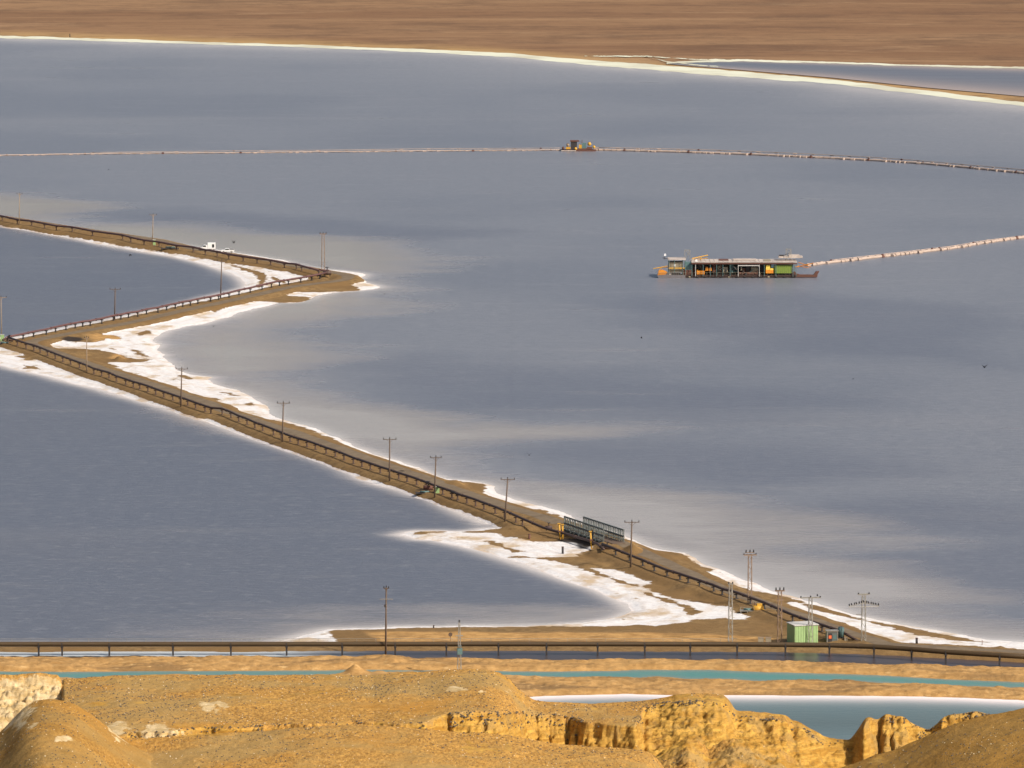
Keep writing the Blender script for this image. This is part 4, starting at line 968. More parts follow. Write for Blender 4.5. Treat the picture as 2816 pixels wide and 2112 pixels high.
def lattice(label, t_, top, bot, w0, w1, mat, arms, ins, zb=0.5, extras=None):
    p = W1(t_, bot[0], bot[1], zb); sy = TILE[t_][1] + bot[1] * TILE[t_][2]
    h = (bot[1] - top[1]) * TILE[t_][2] / pxh(sy) / CP
    o = thing('lattice_mast', label, 'lattice mast', p, rz=0.15, group='lattice electricity masts')
    for sx_ in (-1, 1):
        for sy_ in (-1, 1):
            MB().rod((sx_ * w0, sy_ * w0, -.5), (sx_ * w1, sy_ * w1, h), .065, 4).build('leg', mat, o)
    b = MB(); nseg = max(6, int(h / 1.1))
    for i in range(nseg):
        a, c = i / nseg, (i + 1) / nseg
        wa, wc = w0 + (w1 - w0) * a, w0 + (w1 - w0) * c
        s_ = 1 if i % 2 else -1
        for f_ in (-1, 1):
            b.rod((s_ * wa, f_ * wa, h * a), (-s_ * wc, f_ * wc, h * c), .035, 4)
            b.rod((f_ * wa, s_ * wa, h * a), (f_ * wc, -s_ * wc, h * c), .035, 4)
    b.build('bracing', mat, o)
    for (za, half) in arms:
        MB().box((0, -w1 - .05, h + za), (half * 2, .14, .16)).box((0, w1 + .05, h + za), (half * 2, .14, .16)).build('crossarm', mat, o)
    for (xi, za, hh) in ins:
        MB().rod((xi, 0, h + za), (xi, 0, h + za + hh), .15, 6, .11).build('insulator', M['black'], o)
    if extras: extras(o, h)
    return o
lattice('tall tan lattice mast behind the pipe at the right salt point', 'B', (1543, 262), (1536, 575), .55, .38, M['rustlattice'], [(0, 1.15)], [(-1.0, .1, .5), (0, .1, .5), (1.0, .1, .5)], 1.0)
lattice('slender grey lattice mast standing left of the yellow pump on the salt edge', 'F', (820, 485), (813, 995), .42, .30, M['lattice'], [(0, .55)], [(-.4, .05, .35), (.4, .05, .35)])
lattice('tallest reddish lattice mast above the yellow pump with three dark insulators', 'F', (987, 235), (980, 690), .42, .34, M['rustlattice'], [(0, 1.35)], [(-.85, .55, .55), (0, .55, .55), (.75, .55, .55), (-1.3, .1, .25), (1.3, .1, .25)], .4,
        lambda o, h: MB().box((-.05, 0, h + .5), (1.9, .12, .12)).build('crossarm', M['rustlattice'], o))
lattice('dull brown lattice mast just left of the green shed with three dark insulators', 'F', (1243, 545), (1238, 1000), .42, .34, M['rustlattice'], [(0, .95), (-1.9, .7)], [(-.8, .1, .6), (0, .1, .6), (.8, .1, .6)])
lattice('pale lattice mast in front of the green shed', 'F', (1513, 605), (1503, 1012), .42, .30, M['lattice'], [(0, 2.1)], [(-2.0, .08, .3), (0, .08, .35), (1.4, .3, .4), (2.0, .05, .25)])
def many(o, h):
    for i in range(13):
        a = -3.0 + i * .5; zz_ = h - 2.35 + (0.75 - abs(a) * .22)
        MB().rod((a, -.3, zz_), (a + random.uniform(-.2, .2), -.3, zz_ + .42), .15, 6, .1).build('insulator', M['black'], o)
    MB().rod((-3.1, -.3, h - 2.4), (0, -.3, h - 1.7), .07, 5).rod((3.1, -.3, h - 2.4), (0, -.3, h - 1.7), .07, 5).rod((-3.1, -.3, h - 2.5), (3.1, -.3, h - 2.5), .06, 5).build('crossarm', M['lattice'], o)
    MB().box((-.9, 0, h - 4.1), (1.3, .5, .12)).box((-.9, 0, h - 4.9), (1.3, .5, .12)).build('platform', M['lattice'], o)
lattice('wide lattice mast crowded with dark insulators, right of the green shed', 'F', (1965, 575), (1962, 1015), .45, .30, M['lattice'], [(0, 1.2)], [(-1.1, .05, .3), (1.1, .05, .3)], .4, many)
def trafo(o, h):
    MB().box((0, -.55, h * .42), (1.0, .7, 1.2)).build('transformer', M['teal'], o)
    MB().box((0, -.55, h * .52), (.7, .6, .3)).build('transformer_cap', M['bailey'], o)
lattice('nearest grey lattice mast with a teal transformer, rising in front of the big pipe', 'Q', (1768, 400), (1757, 822), .38, .12, M['lattice'], [(-2.6, .7)], [(0, .05, .5)], .9, trafo)

# ------------------------------------------------------------------ truss bridge
LB = float(np.linalg.norm(BN1 - BN0))
ang = math.atan2(float(bdir[1]), float(bdir[0]))
br = thing('truss_bridge', 'grey green steel lattice panel bridge carrying the dirt road over the gap', 'bridge', (float(BC[0]), float(BC[1]), 0), ang)
inv = Matrix.Rotation(-ang, 2)
def loc2(p): q = inv @ Vector((float(p[0] - BC[0]), float(p[1] - BC[1]))); return q
NP_ = 8; zb0, zt0 = 1.45, 4.7
for p0, p1 in ((BN0, BN1), (BF0, BF1)):
    a = loc2(p0); c = loc2(p1); off = (a.y + c.y) / 2; x0, x1 = min(a.x, c.x), max(a.x, c.x); L = (x1 - x0) / NP_
    for i in range(NP_):
        b = MB(); xa = x0 + i * L; xb = xa + L; zm = (zb0 + zt0) / 2
        for zc_ in (zb0 + .14, zm, zt0 - .14): b.box(((xa + xb) / 2, off, zc_), (L - .04, .30, .27 if zc_ != zm else .36))
        nb_ = 3
        for k in range(nb_):
            xx_ = xa + (k + .5) * L / nb_
            for z1, z2 in ((zb0 + .2, zm), (zm, zt0 - .2)):
                b.box((xx_ + L / nb_ / 2 - .02 if k < nb_ - 1 else xb - .08, off, (z1 + z2) / 2), (.22 if z1 < zm else .30, .16, z2 - z1))
                if z1 >= zm: continue
                b.rod((xx_ - L / nb_ / 2, off, z1), (xx_, off, (z1 + z2) / 2 + .3), .05, 4).rod((xx_ + L / nb_ / 2, off, z1), (xx_, off, (z1 + z2) / 2 + .3), .05, 4)
        b.box((xa + .08, off, zm), (.16, .27, zt0 - zb0))
        b.build('truss_panel', M['bailey'], br)
a = loc2(BN0); c = loc2(BF0); a1 = loc2(BN1); c1 = loc2(BF1)
dx0, dx1 = min(a.x, a1.x) - 1.5, max(c.x, c1.x) + 1.5
yc = (a.y + c.y) / 2; wd = abs(a.y - c.y)
xx_ = dx0
while xx_ < dx1:
    MB().box((xx_ + .45, yc, ZC + .60), (.86, wd - .5, .12)).build('deck_plank', M['wood'], br); xx_ += .9
for k in range(12):
    xq = dx0 + (dx1 - dx0) * (k + .5) / 12
    MB().box((xq, yc, ZC + .25), (.2, wd + 1.2, .42)).build('transom', M['bailey'], br)
for s_ in (dx0 + 1.2, dx1 - 1.2): MB().box((s_, yc, .35), (1.6, wd + 2.4, 1.9)).build('abutment', M['concrete'], br)
def ypost(label, t_, top, bot, zb=0.1, lean=0.0):
    p = W1(t_, bot[0], bot[1], zb); sy = TILE[t_][1] + bot[1] * TILE[t_][2]; h = (bot[1] - top[1]) * TILE[t_][2] / pxh(sy)
    o = thing('yellow_post', label, 'post', p, group='yellow posts by the truss bridge')
    MB().rod((0, 0, -.4), (lean, 0, h), .19, 8).build('post', M['yellow'], o, True)
    MB().box((lean, 0, h - .05), (.7, .7, .14)).build('cap_plate', M['yellow'], o); MB().box((lean * .5, -.25, h * .55), (.8, .14, .3)).build('bracket', M['rust'], o)
ypost('yellow post at the left foot of the bridge, the left one of the pair', 'Z', (428, 430), (450, 795), .1, -.3)
ypost('yellow post at the left end of the bridge, hard against the truss', 'Z', (490, 450), (495, 790), .1)
ypost('yellow post before the right half of the near truss, the longer one', 'Z', (1055, 590), (1085, 985), .1, -.3)
ypost('short yellow post before the right half of the near truss', 'Z', (1135, 560), (1140, 800), 1.0)

def bollard(label, t_, x_, top, bot, w=.45, mat='darksteel'):
    p = W1(t_, x_, bot, .2); sy = TILE[t_][1] + bot * TILE[t_][2]; h = (bot - top) * TILE[t_][2] / pxh(sy)
    o = thing('marker_post', label, 'marker post', p, group='short dark posts')
    MB().rod((0, 0, -.3), (0, 0, h - .08), w * .42, 8).build('post', M[mat], o, True); MB().rod((0, 0, h - .08), (0, 0, h), w * .5, 8).build('cap', M['rust'], o)
bollard('rusty brown short post on the earth left of the truss bridge', 'E', 1275, 590, 660, .6, 'rust')
bollard('dark short post standing on the white salt in front of the truss bridge', 'E', 1563, 700, 770, .6)
bollard('dark short post on the white salt strip far right by the shore road', 'S', 1285, 533, 590, .6)
bollard('tiny dark post on the shore above the big pipe left of the nearest mast', 'Q', 1535, 425, 448, .35)
bollard('thin post on the salt near the far right edge of the picture', 'S', 1850, 555, 600, .15, 'rust')
bollard('dark short post beside the road right of the truss bridge', 'Z', 1410, 860, 985, .55)
bollard('tiny dark post at the water on the far shore, left part', 'V', 151, 73, 80, .6)

# ------------------------------------------------------------------ cabinets, shed, kiosk, platforms
def cabinet(label, t_, x0, x1, top, bot, zb=.8):
    p = W1(t_, (x0 + x1) / 2, bot, zb); sy = TILE[t_][1] + bot * TILE[t_][2]; k = TILE[t_][2] / pxh(sy)
    w = (x1 - x0) * k; h = (bot - top) * k
    o = thing('electric_cabinet', label, 'cabinet', p, group='pale green cabinets on the embankments')
    MB().box((0, 0, h / 2 + .05), (w, .7, h - .1)).build('body', M['green'], o); MB().box((0, 0, h + .02), (w + .12, .84, .08)).build('roof', M['greyroof'], o)
    MB().box((0, -.36, h * .52), (w * .84, .03, h * .8)).build('door', M['green'], o); MB().box((0, 0, -.1), (w + .1, .8, .3)).build('plinth', M['concrete'], o)
cabinet('small pale green cabinet on the farthest embankment, left of the white truck', 'A', 1322, 1344, 500, 548)
cabinet('pale green cabinet cut by the left edge where the two pipes meet', 'A', 3, 36, 1320, 1380)
cabinet('pale green cabinet at the foot of a pole, midway down the slanting embankment', 'E', 463, 497, 182, 252)
def platform(label, t_, x0, x1, top, bot, mat='darksteel', zb=.15):
    p = W1(t_, (x0 + x1) / 2, bot, zb); sy = TILE[t_][1] + bot * TILE[t_][2]; k = TILE[t_][2] / pxh(sy); w = (x1 - x0) * k; h = max((bot - top) * k, .6)
    o = thing('pump_platform', label, 'platform', p, group='small pump platforms at the water')
    MB().box((0, 0, h * .72), (w, 2.0, .12)).build('deck', M[mat], o)
    for i in range(3):
        for j in (-.9, .9): MB().rod((-w / 2 + .15 + i * (w - .3) / 2, j, -.3), (-w / 2 + .15 + i * (w - .3) / 2, j, h * .72), .08, 5).build('leg', M[mat], o)
    MB().rod((-w * .25, 0, h * .95), (w * .3, 0, h * .95), .22, 8).box((w * .05, 0, h * .85), (.6, .6, .3)).build('pump', M['teal'], o, True)
    MB().rod((-w / 2 + .1, -.9, h * .72), (-w / 2 + .1, -.9, h * 1.5), .05, 4).rod((-w / 2 + .1, -.9, h * 1.45), (w / 2 - .1, -.9, h * 1.45), .04, 4).rod((w / 2 - .1, -.9, h * .72), (w / 2 - .1, -.9, h * 1.5), .05, 4).build('guard_rail', M[mat], o)
platform('dark pump platform at the water left of the cabinet with the pole', 'D', 1705, 1860, 790, 832)
platform('dark pump platform under the pipe near the white truck', 'A', 1392, 1545, 562, 608)
platform('dark pump platform cut by the left edge below the green cabinet', 'A', -20, 95, 1388, 1425)
platform('grey pump platform beside the yellow tank near the tallest mast', 'F', 895, 1020, 705, 752, 'lattice')

p = W1('F', 1435, 1003, .35); k = K / pxh(1450 + 1003 * K)
sh = thing('green_shed', 'pale green box shed with a light flat roof beside the shore road', 'shed', p, .30)
w, h, dpt = 5.0, 4.0 , 4.6
MB().box((0, 0, h / 2), (w, dpt, h)).build('wall', M['green'], sh); MB().box((0, 0, h + .08), (w + .3, dpt + .3, .16)).build('roof', M['greyroof'], sh)
for i in range(9): MB().box((-w / 2 + .3 + i * (w - .6) / 8, -dpt / 2 - .03, h / 2), (.08, .06, h - .1)).build('wall_rib', M['green'], sh)
MB().box((.7, -dpt / 2 - .08, 1.2), (1.1, .05, 2.2)).build('door', M['green'], sh); MB().box((-.1 + .4, -dpt / 2 - .12, 1.2), (.08, .05, .25)).build('handle', M['darksteel'], sh)
MB().box((0, 0, -.15), (w + .5, dpt + .5, .4)).build('plinth', M['concrete'], sh)
p = W1('F', 1692, 1003, .35)
ks = thing('pump_kiosk', 'small grey kiosk with a red orange plate right of the green shed', 'kiosk', p, .1)
MB().box((0, .6, 1.25), (2.3, 1.6, 2.5)).build('wall', M['bailey'], ks); MB().box((0, .55, 2.58), (2.6, 1.9, .14)).build('roof', M['lattice'], ks)
MB().box((-.45, -.22, 1.1), (.8, .06, 2.0)).build('door', M['darksteel'], ks); MB().box((-.47, -.27, 1.35), (.55, .05, .62)).build('warning_plate', M['red'], ks)
MB().box((-1.08, -.24, 1.25), (.14, .08, 2.5)).box((1.08, -.24, 1.25), (.14, .08, 2.5)).box((0, -.24, 2.4), (2.1, .08, .16)).build('door_frame', M['lattice'], ks); MB().box((.5, -.22, 1.3), (.7, .05, .9)).build('panel', M['teal'], ks)
p = W1('F', 1768, 985, .5)
tk = thing('water_tank', 'dark teal tank on a stand right of the kiosk', 'tank', p)
MB().rod((0, 0, .9), (0, 0, 2.9), .62, 14).build('tank', M['teal'], tk, True); MB().box((0, 0, .45), (1.2, 1.2, .9)).build('stand', M['darksteel'], tk); MB().rod((0, 0, 2.9), (0, 0, 3.1), .55, 12, .2).build('lid', M['bailey'], tk)
for i, (xa, lb) in enumerate(((1810, 'small tan valve box left of the wide mast'), (1075, 'low tan crate left of the green shed, nearest the slender mast'), (1140, 'low tan crate left of the green shed, nearest the shed'))):
    p = W1('F', xa, 1000, .4); o = thing('utility_box', lb, 'box', p, group='low tan boxes by the shore')
    MB().box((0, 0, .55), (1.1 if i else .6, .8, 1.1)).build('body', M['clad'], o); MB().box((0, 0, 1.14), (1.2 if i else .7, .9, .08)).build('lid', M['tanpole'], o)
p = W1('F', 1050, 745, .3)
yt = thing('yellow_pump', 'yellow engine pump standing under the pipe near the tallest mast', 'pump', p, .2)
MB().rod((-1.1, 0, 1.0), (1.1, 0, 1.0), .75, 14).build('tank', M['yellow'], yt, True); MB().box((0, 0, .2), (2.6, 1.5, .3)).build('skid', M['rust'], yt)
MB().box((.3, 0, 1.85), (1.1, .8, .5)).build('engine', M['yellow'], yt); MB().rod((-.7, 0, 1.6), (-.7, 0, 2.4), .08, 6).build('exhaust', M['rust'], yt)
p = W1('Q', 1680, 560, .5)
sg = thing('round_sign', 'small brown round sign left of the nearest lattice mast', 'sign', p)
MB().rod((0, 0, -.2), (0, 0, 1.1), .05, 6).build('post', M['wood'], sg); MB().rod((0, -.06, 1.3), (0, 0, 1.3), .42, 14).build('plate', M['wood'], sg)

# ------------------------------------------------------------------ vehicles
def wheels(o, xs, yw, r=.38):
    for a in xs:
        for s_ in (-1, 1):
            wh = MB().rod((a, s_ * yw - .12 * s_, r), (a, s_ * yw + .1 * s_, r), r, 14).build('wheel', M['tyre'], o)
            MB().rod((a, s_ * (yw + .1), r), (a, s_ * (yw + .13), r), r * .55, 10).build('rim', M['greyroof'], wh)
p = W1('A', 1805, 592, ZC + .05)
tr = thing('box_truck', 'small white box truck with a dark side opening on the farthest embankment road', 'truck', p, .06)
MB().box((.95, 0, 1.62), (2.7, 2.0, 2.1)).build('cargo_box', M['white'], tr)
MB().prism([(-2.6, .45), (-2.6, 1.05), (-2.3, 1.25), (-1.75, 1.9), (-.55, 1.9), (-.45, .45)], -.92, .92).build('cab', M['white'], tr)
MB().prism([(-2.2, 1.28), (-1.72, 1.8), (-1.0, 1.8), (-1.0, 1.28)], -.95, -.925).build('side_window', M['glass'], tr)
MB().box((1.45, -1.01, 1.62), (.75, .03, 1.15)).build('side_opening', M['glass'], tr); MB().box((-.1, 0, .45), (4.7, 1.5, .18)).build('chassis', M['darksteel'], tr); MB().box((-2.62, 0, .55), (.12, 1.8, .22)).build('bumper', M['darksteel'], tr)
for s_ in (-.7, .7): MB().box((-2.62, s_, .82), (.05, .25, .16)).build('headlight', M['lattice'], tr)
wheels(tr, (-1.75, 1.3), .86)
p = W1('A', 1965, 612, ZC + .05)
ca = thing('pickup_car', 'white low pickup parked right of the box truck on the farthest road', 'car', p, .08)
MB().prism([(-2.3, .4), (-2.3, .88), (-1.2, 1.0), (-.6, 1.5), (.55, 1.5), (.75, 1.0), (2.3, .98), (2.3, .4)], -.86, .86).build('body', M['white'], ca)
MB().prism([(-1.0, 1.02), (-.55, 1.43), (.48, 1.43), (.6, 1.02)], -.89, -.865).build('side_window', M['glass'], ca); MB().box((0, 0, .36), (3.6, 1.5, .14)).build('chassis', M['darksteel'], ca)
MB().box((1.5, 0, 1.02), (1.4, 1.4, .06)).build('load_bed', M['darksteel'], ca); MB().box((-2.32, 0, .5), (.1, 1.6, .2)).build('bumper', M['darksteel'], ca)
wheels(ca, (-1.4, 1.4), .82, .34)

# ------------------------------------------------------------------ dredging barge
kx = TILE['X'][2] / pxh(640 + 500 * TILE['X'][2]); WD = 10.5
bp = W1('X', 1115, 503, 0) + Vector((0, WD / 2, 0))
bg = thing('dredging_barge', 'long roofed dredging barge with orange, yellow and green machinery on the lake', 'barge', bp)
def XX(v): return (v - 1115) * kx
def ZZ(v): return (503 - v) * kx
def bbox(name, x0, x1, y0, y1, z0, z1, mat, par=None):      # x from tracing, y across the barge (0 = near side)
    return MB().box(((XX(x0) + XX(x1)) / 2, -WD / 2 + (y0 + y1) / 2, (z0 + z1) / 2), (XX(x1) - XX(x0), y1 - y0, z1 - z0)).build(name, mat, par or bg)
hull = MB().prism([(XX(500), -.6), (XX(490), 1.0), (XX(1765), 1.05), (XX(1740), -.6)], -WD / 2 + .8, WD / 2 - .3).build('hull', M['hull'], bg)
bbox('rubbing_strake', 520, 1750, .68, .79, .60, .72, M['rust'], hull)
pn = MB().prism([(XX(225), -.5), (XX(212), .9), (XX(300), 1.15), (XX(520), .95), (XX(525), -.5)], -WD / 2, -WD / 2 + 4.5).build('side_pontoon', M['greyhull'], bg)
bbox('deck_machinery', 380, 470, .6, 2.2, .95, 1.75, M['darksteel']); bbox('winch', 340, 365, .3, 1.2, .95, 1.35, M['roofwhite'])
MB().prism([(XX(215), 1.0), (XX(225), 2.4), (XX(270), 2.7), (XX(320), 1.9), (XX(300), 1.1)], -WD / 2 + .5, -WD / 2 + 2.6).build('bow_housing', M['orange'], bg)
MB().rod((XX(165), -WD / 2 + 1, 3.1), (XX(340), -WD / 2 + 2.5, 3.9), .13, 6).rod((XX(190), -WD / 2 + 3, 3.0), (XX(340), -WD / 2 + 3, 3.4), .1, 6).rod((XX(230), -WD / 2 + 1.3, 2.4), (XX(260), -WD / 2 + 1.3, 3.5), .1, 6).build('bow_boom', M['yellow'], bg)
bbox('rear_hull', 560, 1740, 2.5, 9.8, .6, 1.0, M['hull'])
for i in range(14): MB().rod((XX(560 + i * 88), -WD / 2 + .75, .3), (XX(580 + i * 88), -WD / 2 + .75, .3), .3, 8).build('fender', M['tyre'] if i % 5 else M['clad'], bg)
# roofs
rt = MB().box(((XX(590) + XX(1765)) / 2, 0, ZZ(325)), (XX(1765) - XX(590), WD, .22)).build('main_roof', M['roofwhite'], bg)
for i in range(24): MB().box((XX(600 + i * 50), 0, ZZ(325) + .15), (.12, WD, .08)).build('roof_rib', M['roofwhite'], rt)
MB().box(((XX(590) + XX(1765)) / 2, -WD / 2 + .08, ZZ(340)), (XX(1765) - XX(590), .1, .35)).build('roof_fascia', M['rust'], bg)
MB().box((XX(430), -.4, ZZ(300)), (XX(530) - XX(330), 8.0, .2)).build('bow_roof', M['roofwhite'], bg)
MB().box((XX(1190), 1.5, ZZ(325) + .35), (7.6, 3.0, .3)).build('roof_hatch', M['roofwhite'], bg)
for xq in (595, 635, 720, 800, 870, 940, 1020, 1110, 1345, 1400, 1530, 1720, 1755):
    for yq in (.35, WD - .4):
        MB().rod((XX(xq), -WD / 2 + yq, .6), (XX(xq), -WD / 2 + yq, ZZ(335)), .1, 6).build('column', M['teal'] if xq not in (1110, 1345, 635) else M['greyroof'], bg)
for xq in (340, 400, 495, 525):
    for yq in (.9, 7.2): MB().rod((XX(xq), -WD / 2 + yq, .6), (XX(xq), -WD / 2 + yq, ZZ(306)), .09, 6).build('column', M['teal'], bg)
bbox('bow_cabin', 345, 500, 1.8, 6.5, 1.9, ZZ(330), M['clad']); bbox('bow_gallery', 330, 520, 1.0, 1.3, ZZ(400), ZZ(388), M['yellow']); bbox('cabin_window', 395, 412, 1.72, 1.79, ZZ(375), ZZ(352), M['white'])
bbox('frame_beam', 1110, 1345, .3, .5, ZZ(368), ZZ(358), M['greyroof']); bbox('back_wall', 600, 1740, 9.2, 9.5, 1.0, ZZ(345), M['teal'])
bbox('teal_tank', 515, 600, 1.5, 4.0, ZZ(420), ZZ(330), M['teal'])
bbox('orange_engine', 650, 738, .9, 3.0, ZZ(463), ZZ(425), M['orange']); bbox('orange_gearbox', 748, 778, 1.2, 3.0, ZZ(425), ZZ(385), M['orange']); bbox('orange_gearbox', 790, 816, 1.2, 3.0, ZZ(425), ZZ(388), M['orange'])
for x0, x1, zt_, zb_, m_ in ((605, 640, 400, 470, 'rust'), (826, 860, 360, 440, 'rust'), (885, 930, 372, 450, 'clad'), (945, 995, 385, 440, 'clad'), (1020, 1060, 345, 440, 'teal'), (1150, 1190, 400, 460, 'rust'), (1200, 1240, 380, 460, 'darksteel'),
                             (1255, 1330, 390, 450, 'clad'), (1350, 1400, 350, 440, 'darksteel'), (670, 740, 350, 415, 'darksteel'), (1120, 1330, 440, 465, 'rust'), (850, 1000, 455, 478, 'hull'), (500, 545, 450, 475, 'yellow'), (570, 600, 440, 468, 'orange')):
    bbox('machine', x0, x1, 1.6 + (x0 % 7) * .35, 3.8 + (x0 % 5) * .5, ZZ(zb_), ZZ(zt_), M[m_])
for i in range(5): MB().rod((XX(840 + i * 100), -WD / 2 + 3, 1.6), (XX(900 + i * 100), -WD / 2 + 4, 1.9 + .4 * (i % 2)), .35, 8).build('drum', M['rust' if i % 2 else 'teal'], bg)
rb = random.Random(3)
for i in range(46):
    xa = rb.uniform(600, 1400); wv = rb.uniform(8, 34); zb_ = rb.uniform(.8, 2.9); hv = rb.uniform(.25, 1.1); yv = rb.uniform(.9, 5.5)
    bbox('deck_gear', xa, xa + wv, yv, yv + rb.uniform(.3, 1.2), zb_, min(zb_ + hv, 4.4), M[rb.choice(['rust', 'darksteel', 'teal', 'clad', 'hull', 'rust', 'darksteel', 'yellow', 'greyhull'])])
for i in range(18):
    xa = rb.uniform(610, 1380); za = rb.uniform(1.0, 4.2)
    MB().rod((XX(xa), -WD / 2 + rb.uniform(1, 3), za), (XX(xa + rb.uniform(-60, 60)), -WD / 2 + rb.uniform(1, 5), rb.uniform(1.0, 4.4)), rb.uniform(.05, .14), 5).build('service_pipe', M[rb.choice(['rust', 'clad', 'teal', 'darksteel', 'roofwhite'])], bg)
for i in range(16):
    xa = 225 + i * 20; MB().rod((XX(xa), -WD / 2 + .2, .9), (XX(xa), -WD / 2 + .2, 1.9), .04, 4).build('rail_post', M['clad'], bg)
MB().rod((XX(225), -WD / 2 + .2, 1.9), (XX(525), -WD / 2 + .2, 1.9), .04, 4).build('handrail', M['clad'], bg)
for i in range(30): MB().rod((XX(560 + i * 40), -WD / 2 + .85, .8), (XX(560 + i * 40), -WD / 2 + .85, 1.75), .035, 4).build('rail_post', M['clad'], bg)
MB().rod((XX(560), -WD / 2 + .85, 1.75), (XX(1720), -WD / 2 + .85, 1.75), .04, 4).build('handrail', M['clad'], bg)
bbox('side_plating', 500, 600, 1.2, 6, .8, 2.6, M['rust']); bbox('side_plating', 225, 380, 1.4, 4, .9, 1.7, M['greyhull'])
bbox('roof_stain_sheet', 900, 1010, 4, 10.3, ZZ(325) + .12, ZZ(325) + .2, M['rust']); bbox('roof_stain_sheet', 1400, 1480, 2, 9, ZZ(325) + .12, ZZ(325) + .2, M['clad'])
bbox('yellow_locker', 1420, 1465, .7, 2.4, ZZ(412), ZZ(360), M['brightyellow']); bbox('orange_locker', 1418, 1502, .6, 2.6, ZZ(450), ZZ(414), M['orange']); bbox('yellow_box', 1467, 1502, .7, 2.2, ZZ(414), ZZ(395), M['brightyellow'])
bbox('blue_locker', 1480, 1534, 1.1, 2.8, ZZ(388), ZZ(348), M['blue']); gc = bbox('green_container', 1512, 1708, .7, 3.2, ZZ(450), ZZ(362), M['lime'])
for i in range(9): bbox('container_rib', 1520 + i * 22, 1527 + i * 22, .62, .7, ZZ(448), ZZ(365), M['lime'], gc)
bbox('white_panel', 1706, 1714, .6, 1.8, ZZ(440), ZZ(392), M['roofwhite'])
MB().prism([(XX(1700), .2), (XX(1710), 1.6), (XX(1740), 2.1), (XX(1760), 1.4), (XX(1800), 1.05), (XX(1950), 1.0), (XX(1975), 2.1), (XX(2015), 2.2), (XX(1998), 1.3), (XX(1990), .2)], -WD / 2 + 1.0, -WD / 2 + 2.6).build('stern_boom', M['rust'], bg)
MB().rod((XX(1765), 0, 3.2), (XX(1955), -1.5, 4.7), .14, 6).rod((XX(1790), 1, 4.7), (XX(1930), -.5, 3.3), .12, 6).rod((XX(1780), 0, 3.6), (XX(1905), -1, 3.0), .1, 6).rod((XX(1750), -1, 3.4), (XX(1790), -1, 3.4), .16, 6).build('discharge_boom', M['orange'], bg)
def frame(xa, xb, z0, z1, mat):
    b = MB()
    for yq in (-1.2, 1.2):
        b.rod((XX(xa), yq, z0), (XX(xa), yq, z1), .07, 4).rod((XX(xb), yq, z0), (XX(xb), yq, z1), .07, 4).rod((XX(xa), yq, z1), (XX(xb), yq, z1), .07, 4).rod((XX(xa), yq, z0), (XX(xb), yq, z1), .06, 4).rod((XX(xb), yq, (z0 + z1) / 2), (XX(xa), yq, z1), .05, 4)
    return b.build('gantry_frame', mat, bg)
frame(520, 578, ZZ(325), ZZ(205), M['lattice']); frame(1650, 1705, ZZ(325), ZZ(195), M['lattice'])
MB().rod((XX(600), 0, ZZ(300)), (XX(780), 2, ZZ(268)), .16, 6).rod((XX(620), 0, ZZ(310)), (XX(775), -1, ZZ(292)), .12, 6).rod((XX(700), 0, ZZ(320)), (XX(700), 0, ZZ(280)), .15, 6).build('deck_crane', M['yellow'], bg)
MB().box((XX(1700), 1.0, ZZ(283)), (8.0, 3.2, .6)).box((XX(1740), 1, ZZ(270)), (3.5, 2.4, .7)).build('workboat_deck', M['roofwhite'], bg)
MB().box((XX(1600), .5, ZZ(275)), (1.6, 1.5, .9)).rod((XX(1575), .5, ZZ(280)), (XX(1680), .5, ZZ(245)), .1, 6).build('roof_winch', M['darksteel'], bg)
fl = MB().box((XX(297), -WD / 2 + 2, ZZ(248)), (.65, .5, .75)).build('floodlight', M['white'], bg); MB().rod((XX(290), -WD / 2 + 2.3, ZZ(300)), (XX(290), -WD / 2 + 2.3, ZZ(240)), .08, 5).rod((XX(270), -WD / 2 + 2.3, ZZ(282)), (XX(350), -WD / 2 + 2.3, ZZ(298)), .12, 5).build('light_mast', M['darksteel'], bg)
MB().box((XX(645), -WD / 2 + .6, ZZ(308)), (.7, .5, .7)).build('floodlight', M['white'], bg)

# small far dredger
ky = TILE['Y'][2] / pxh(360 + 620 * TILE['Y'][2])
sp_ = W1('Y', 1015, 622, 0) + Vector((0, 2.5, 0))
sd_ = thing('small_dredger', 'small orange and brown dredger on the floating line far out on the lake', 'dredger', sp_)
def XY(v): return (v - 1015) * ky
def ZY(v): return (625 - v) * ky
MB().prism([(XY(500), -.4), (XY(490), .55), (XY(1540), .6), (XY(1520), -.4)], -2.5, 2.5).build('hull', M['rust'], sd_)
MB().box((XY(700), -2.55, .3), (XY(960) - XY(500), .1, .35)).build('rubbing_strake', M['roofwhite'], sd_)
def sb(nm, x0, x1, z0, z1, y0, y1, mt): MB().box(((XY(x0) + XY(x1)) / 2, (y0 + y1) / 2, (ZY(z0) + ZY(z1)) / 2), (XY(x1) - XY(x0), y1 - y0, abs(ZY(z1) - ZY(z0)))).build(nm, M[mt], sd_)
MB().rod((XY(540), -2.3, ZY(535)), (XY(540), 1.5, ZY(535)), .55, 10).build('float_drum', M['rust'], sd_, True); MB().rod((XY(680), -1.5, ZY(440)), (XY(680), 1.5, ZY(440)), .65, 10).build('float_drum', M['tanpole'], sd_, True)
MB().rod((XY(920), -2.4, ZY(550)), (XY(920), 0, ZY(550)), .6, 10).build('float_drum', M['yellow'], sd_, True); MB().rod((XY(1340), -1.5, ZY(410)), (XY(1340), 1.5, ZY(410)), .75, 10).build('float_drum', M['yellow'], sd_, True)
MB().rod((XY(1480), -2, ZY(500)), (XY(1480), 1.5, ZY(500)), .6, 10).build('float_drum', M['yellow'], sd_, True)
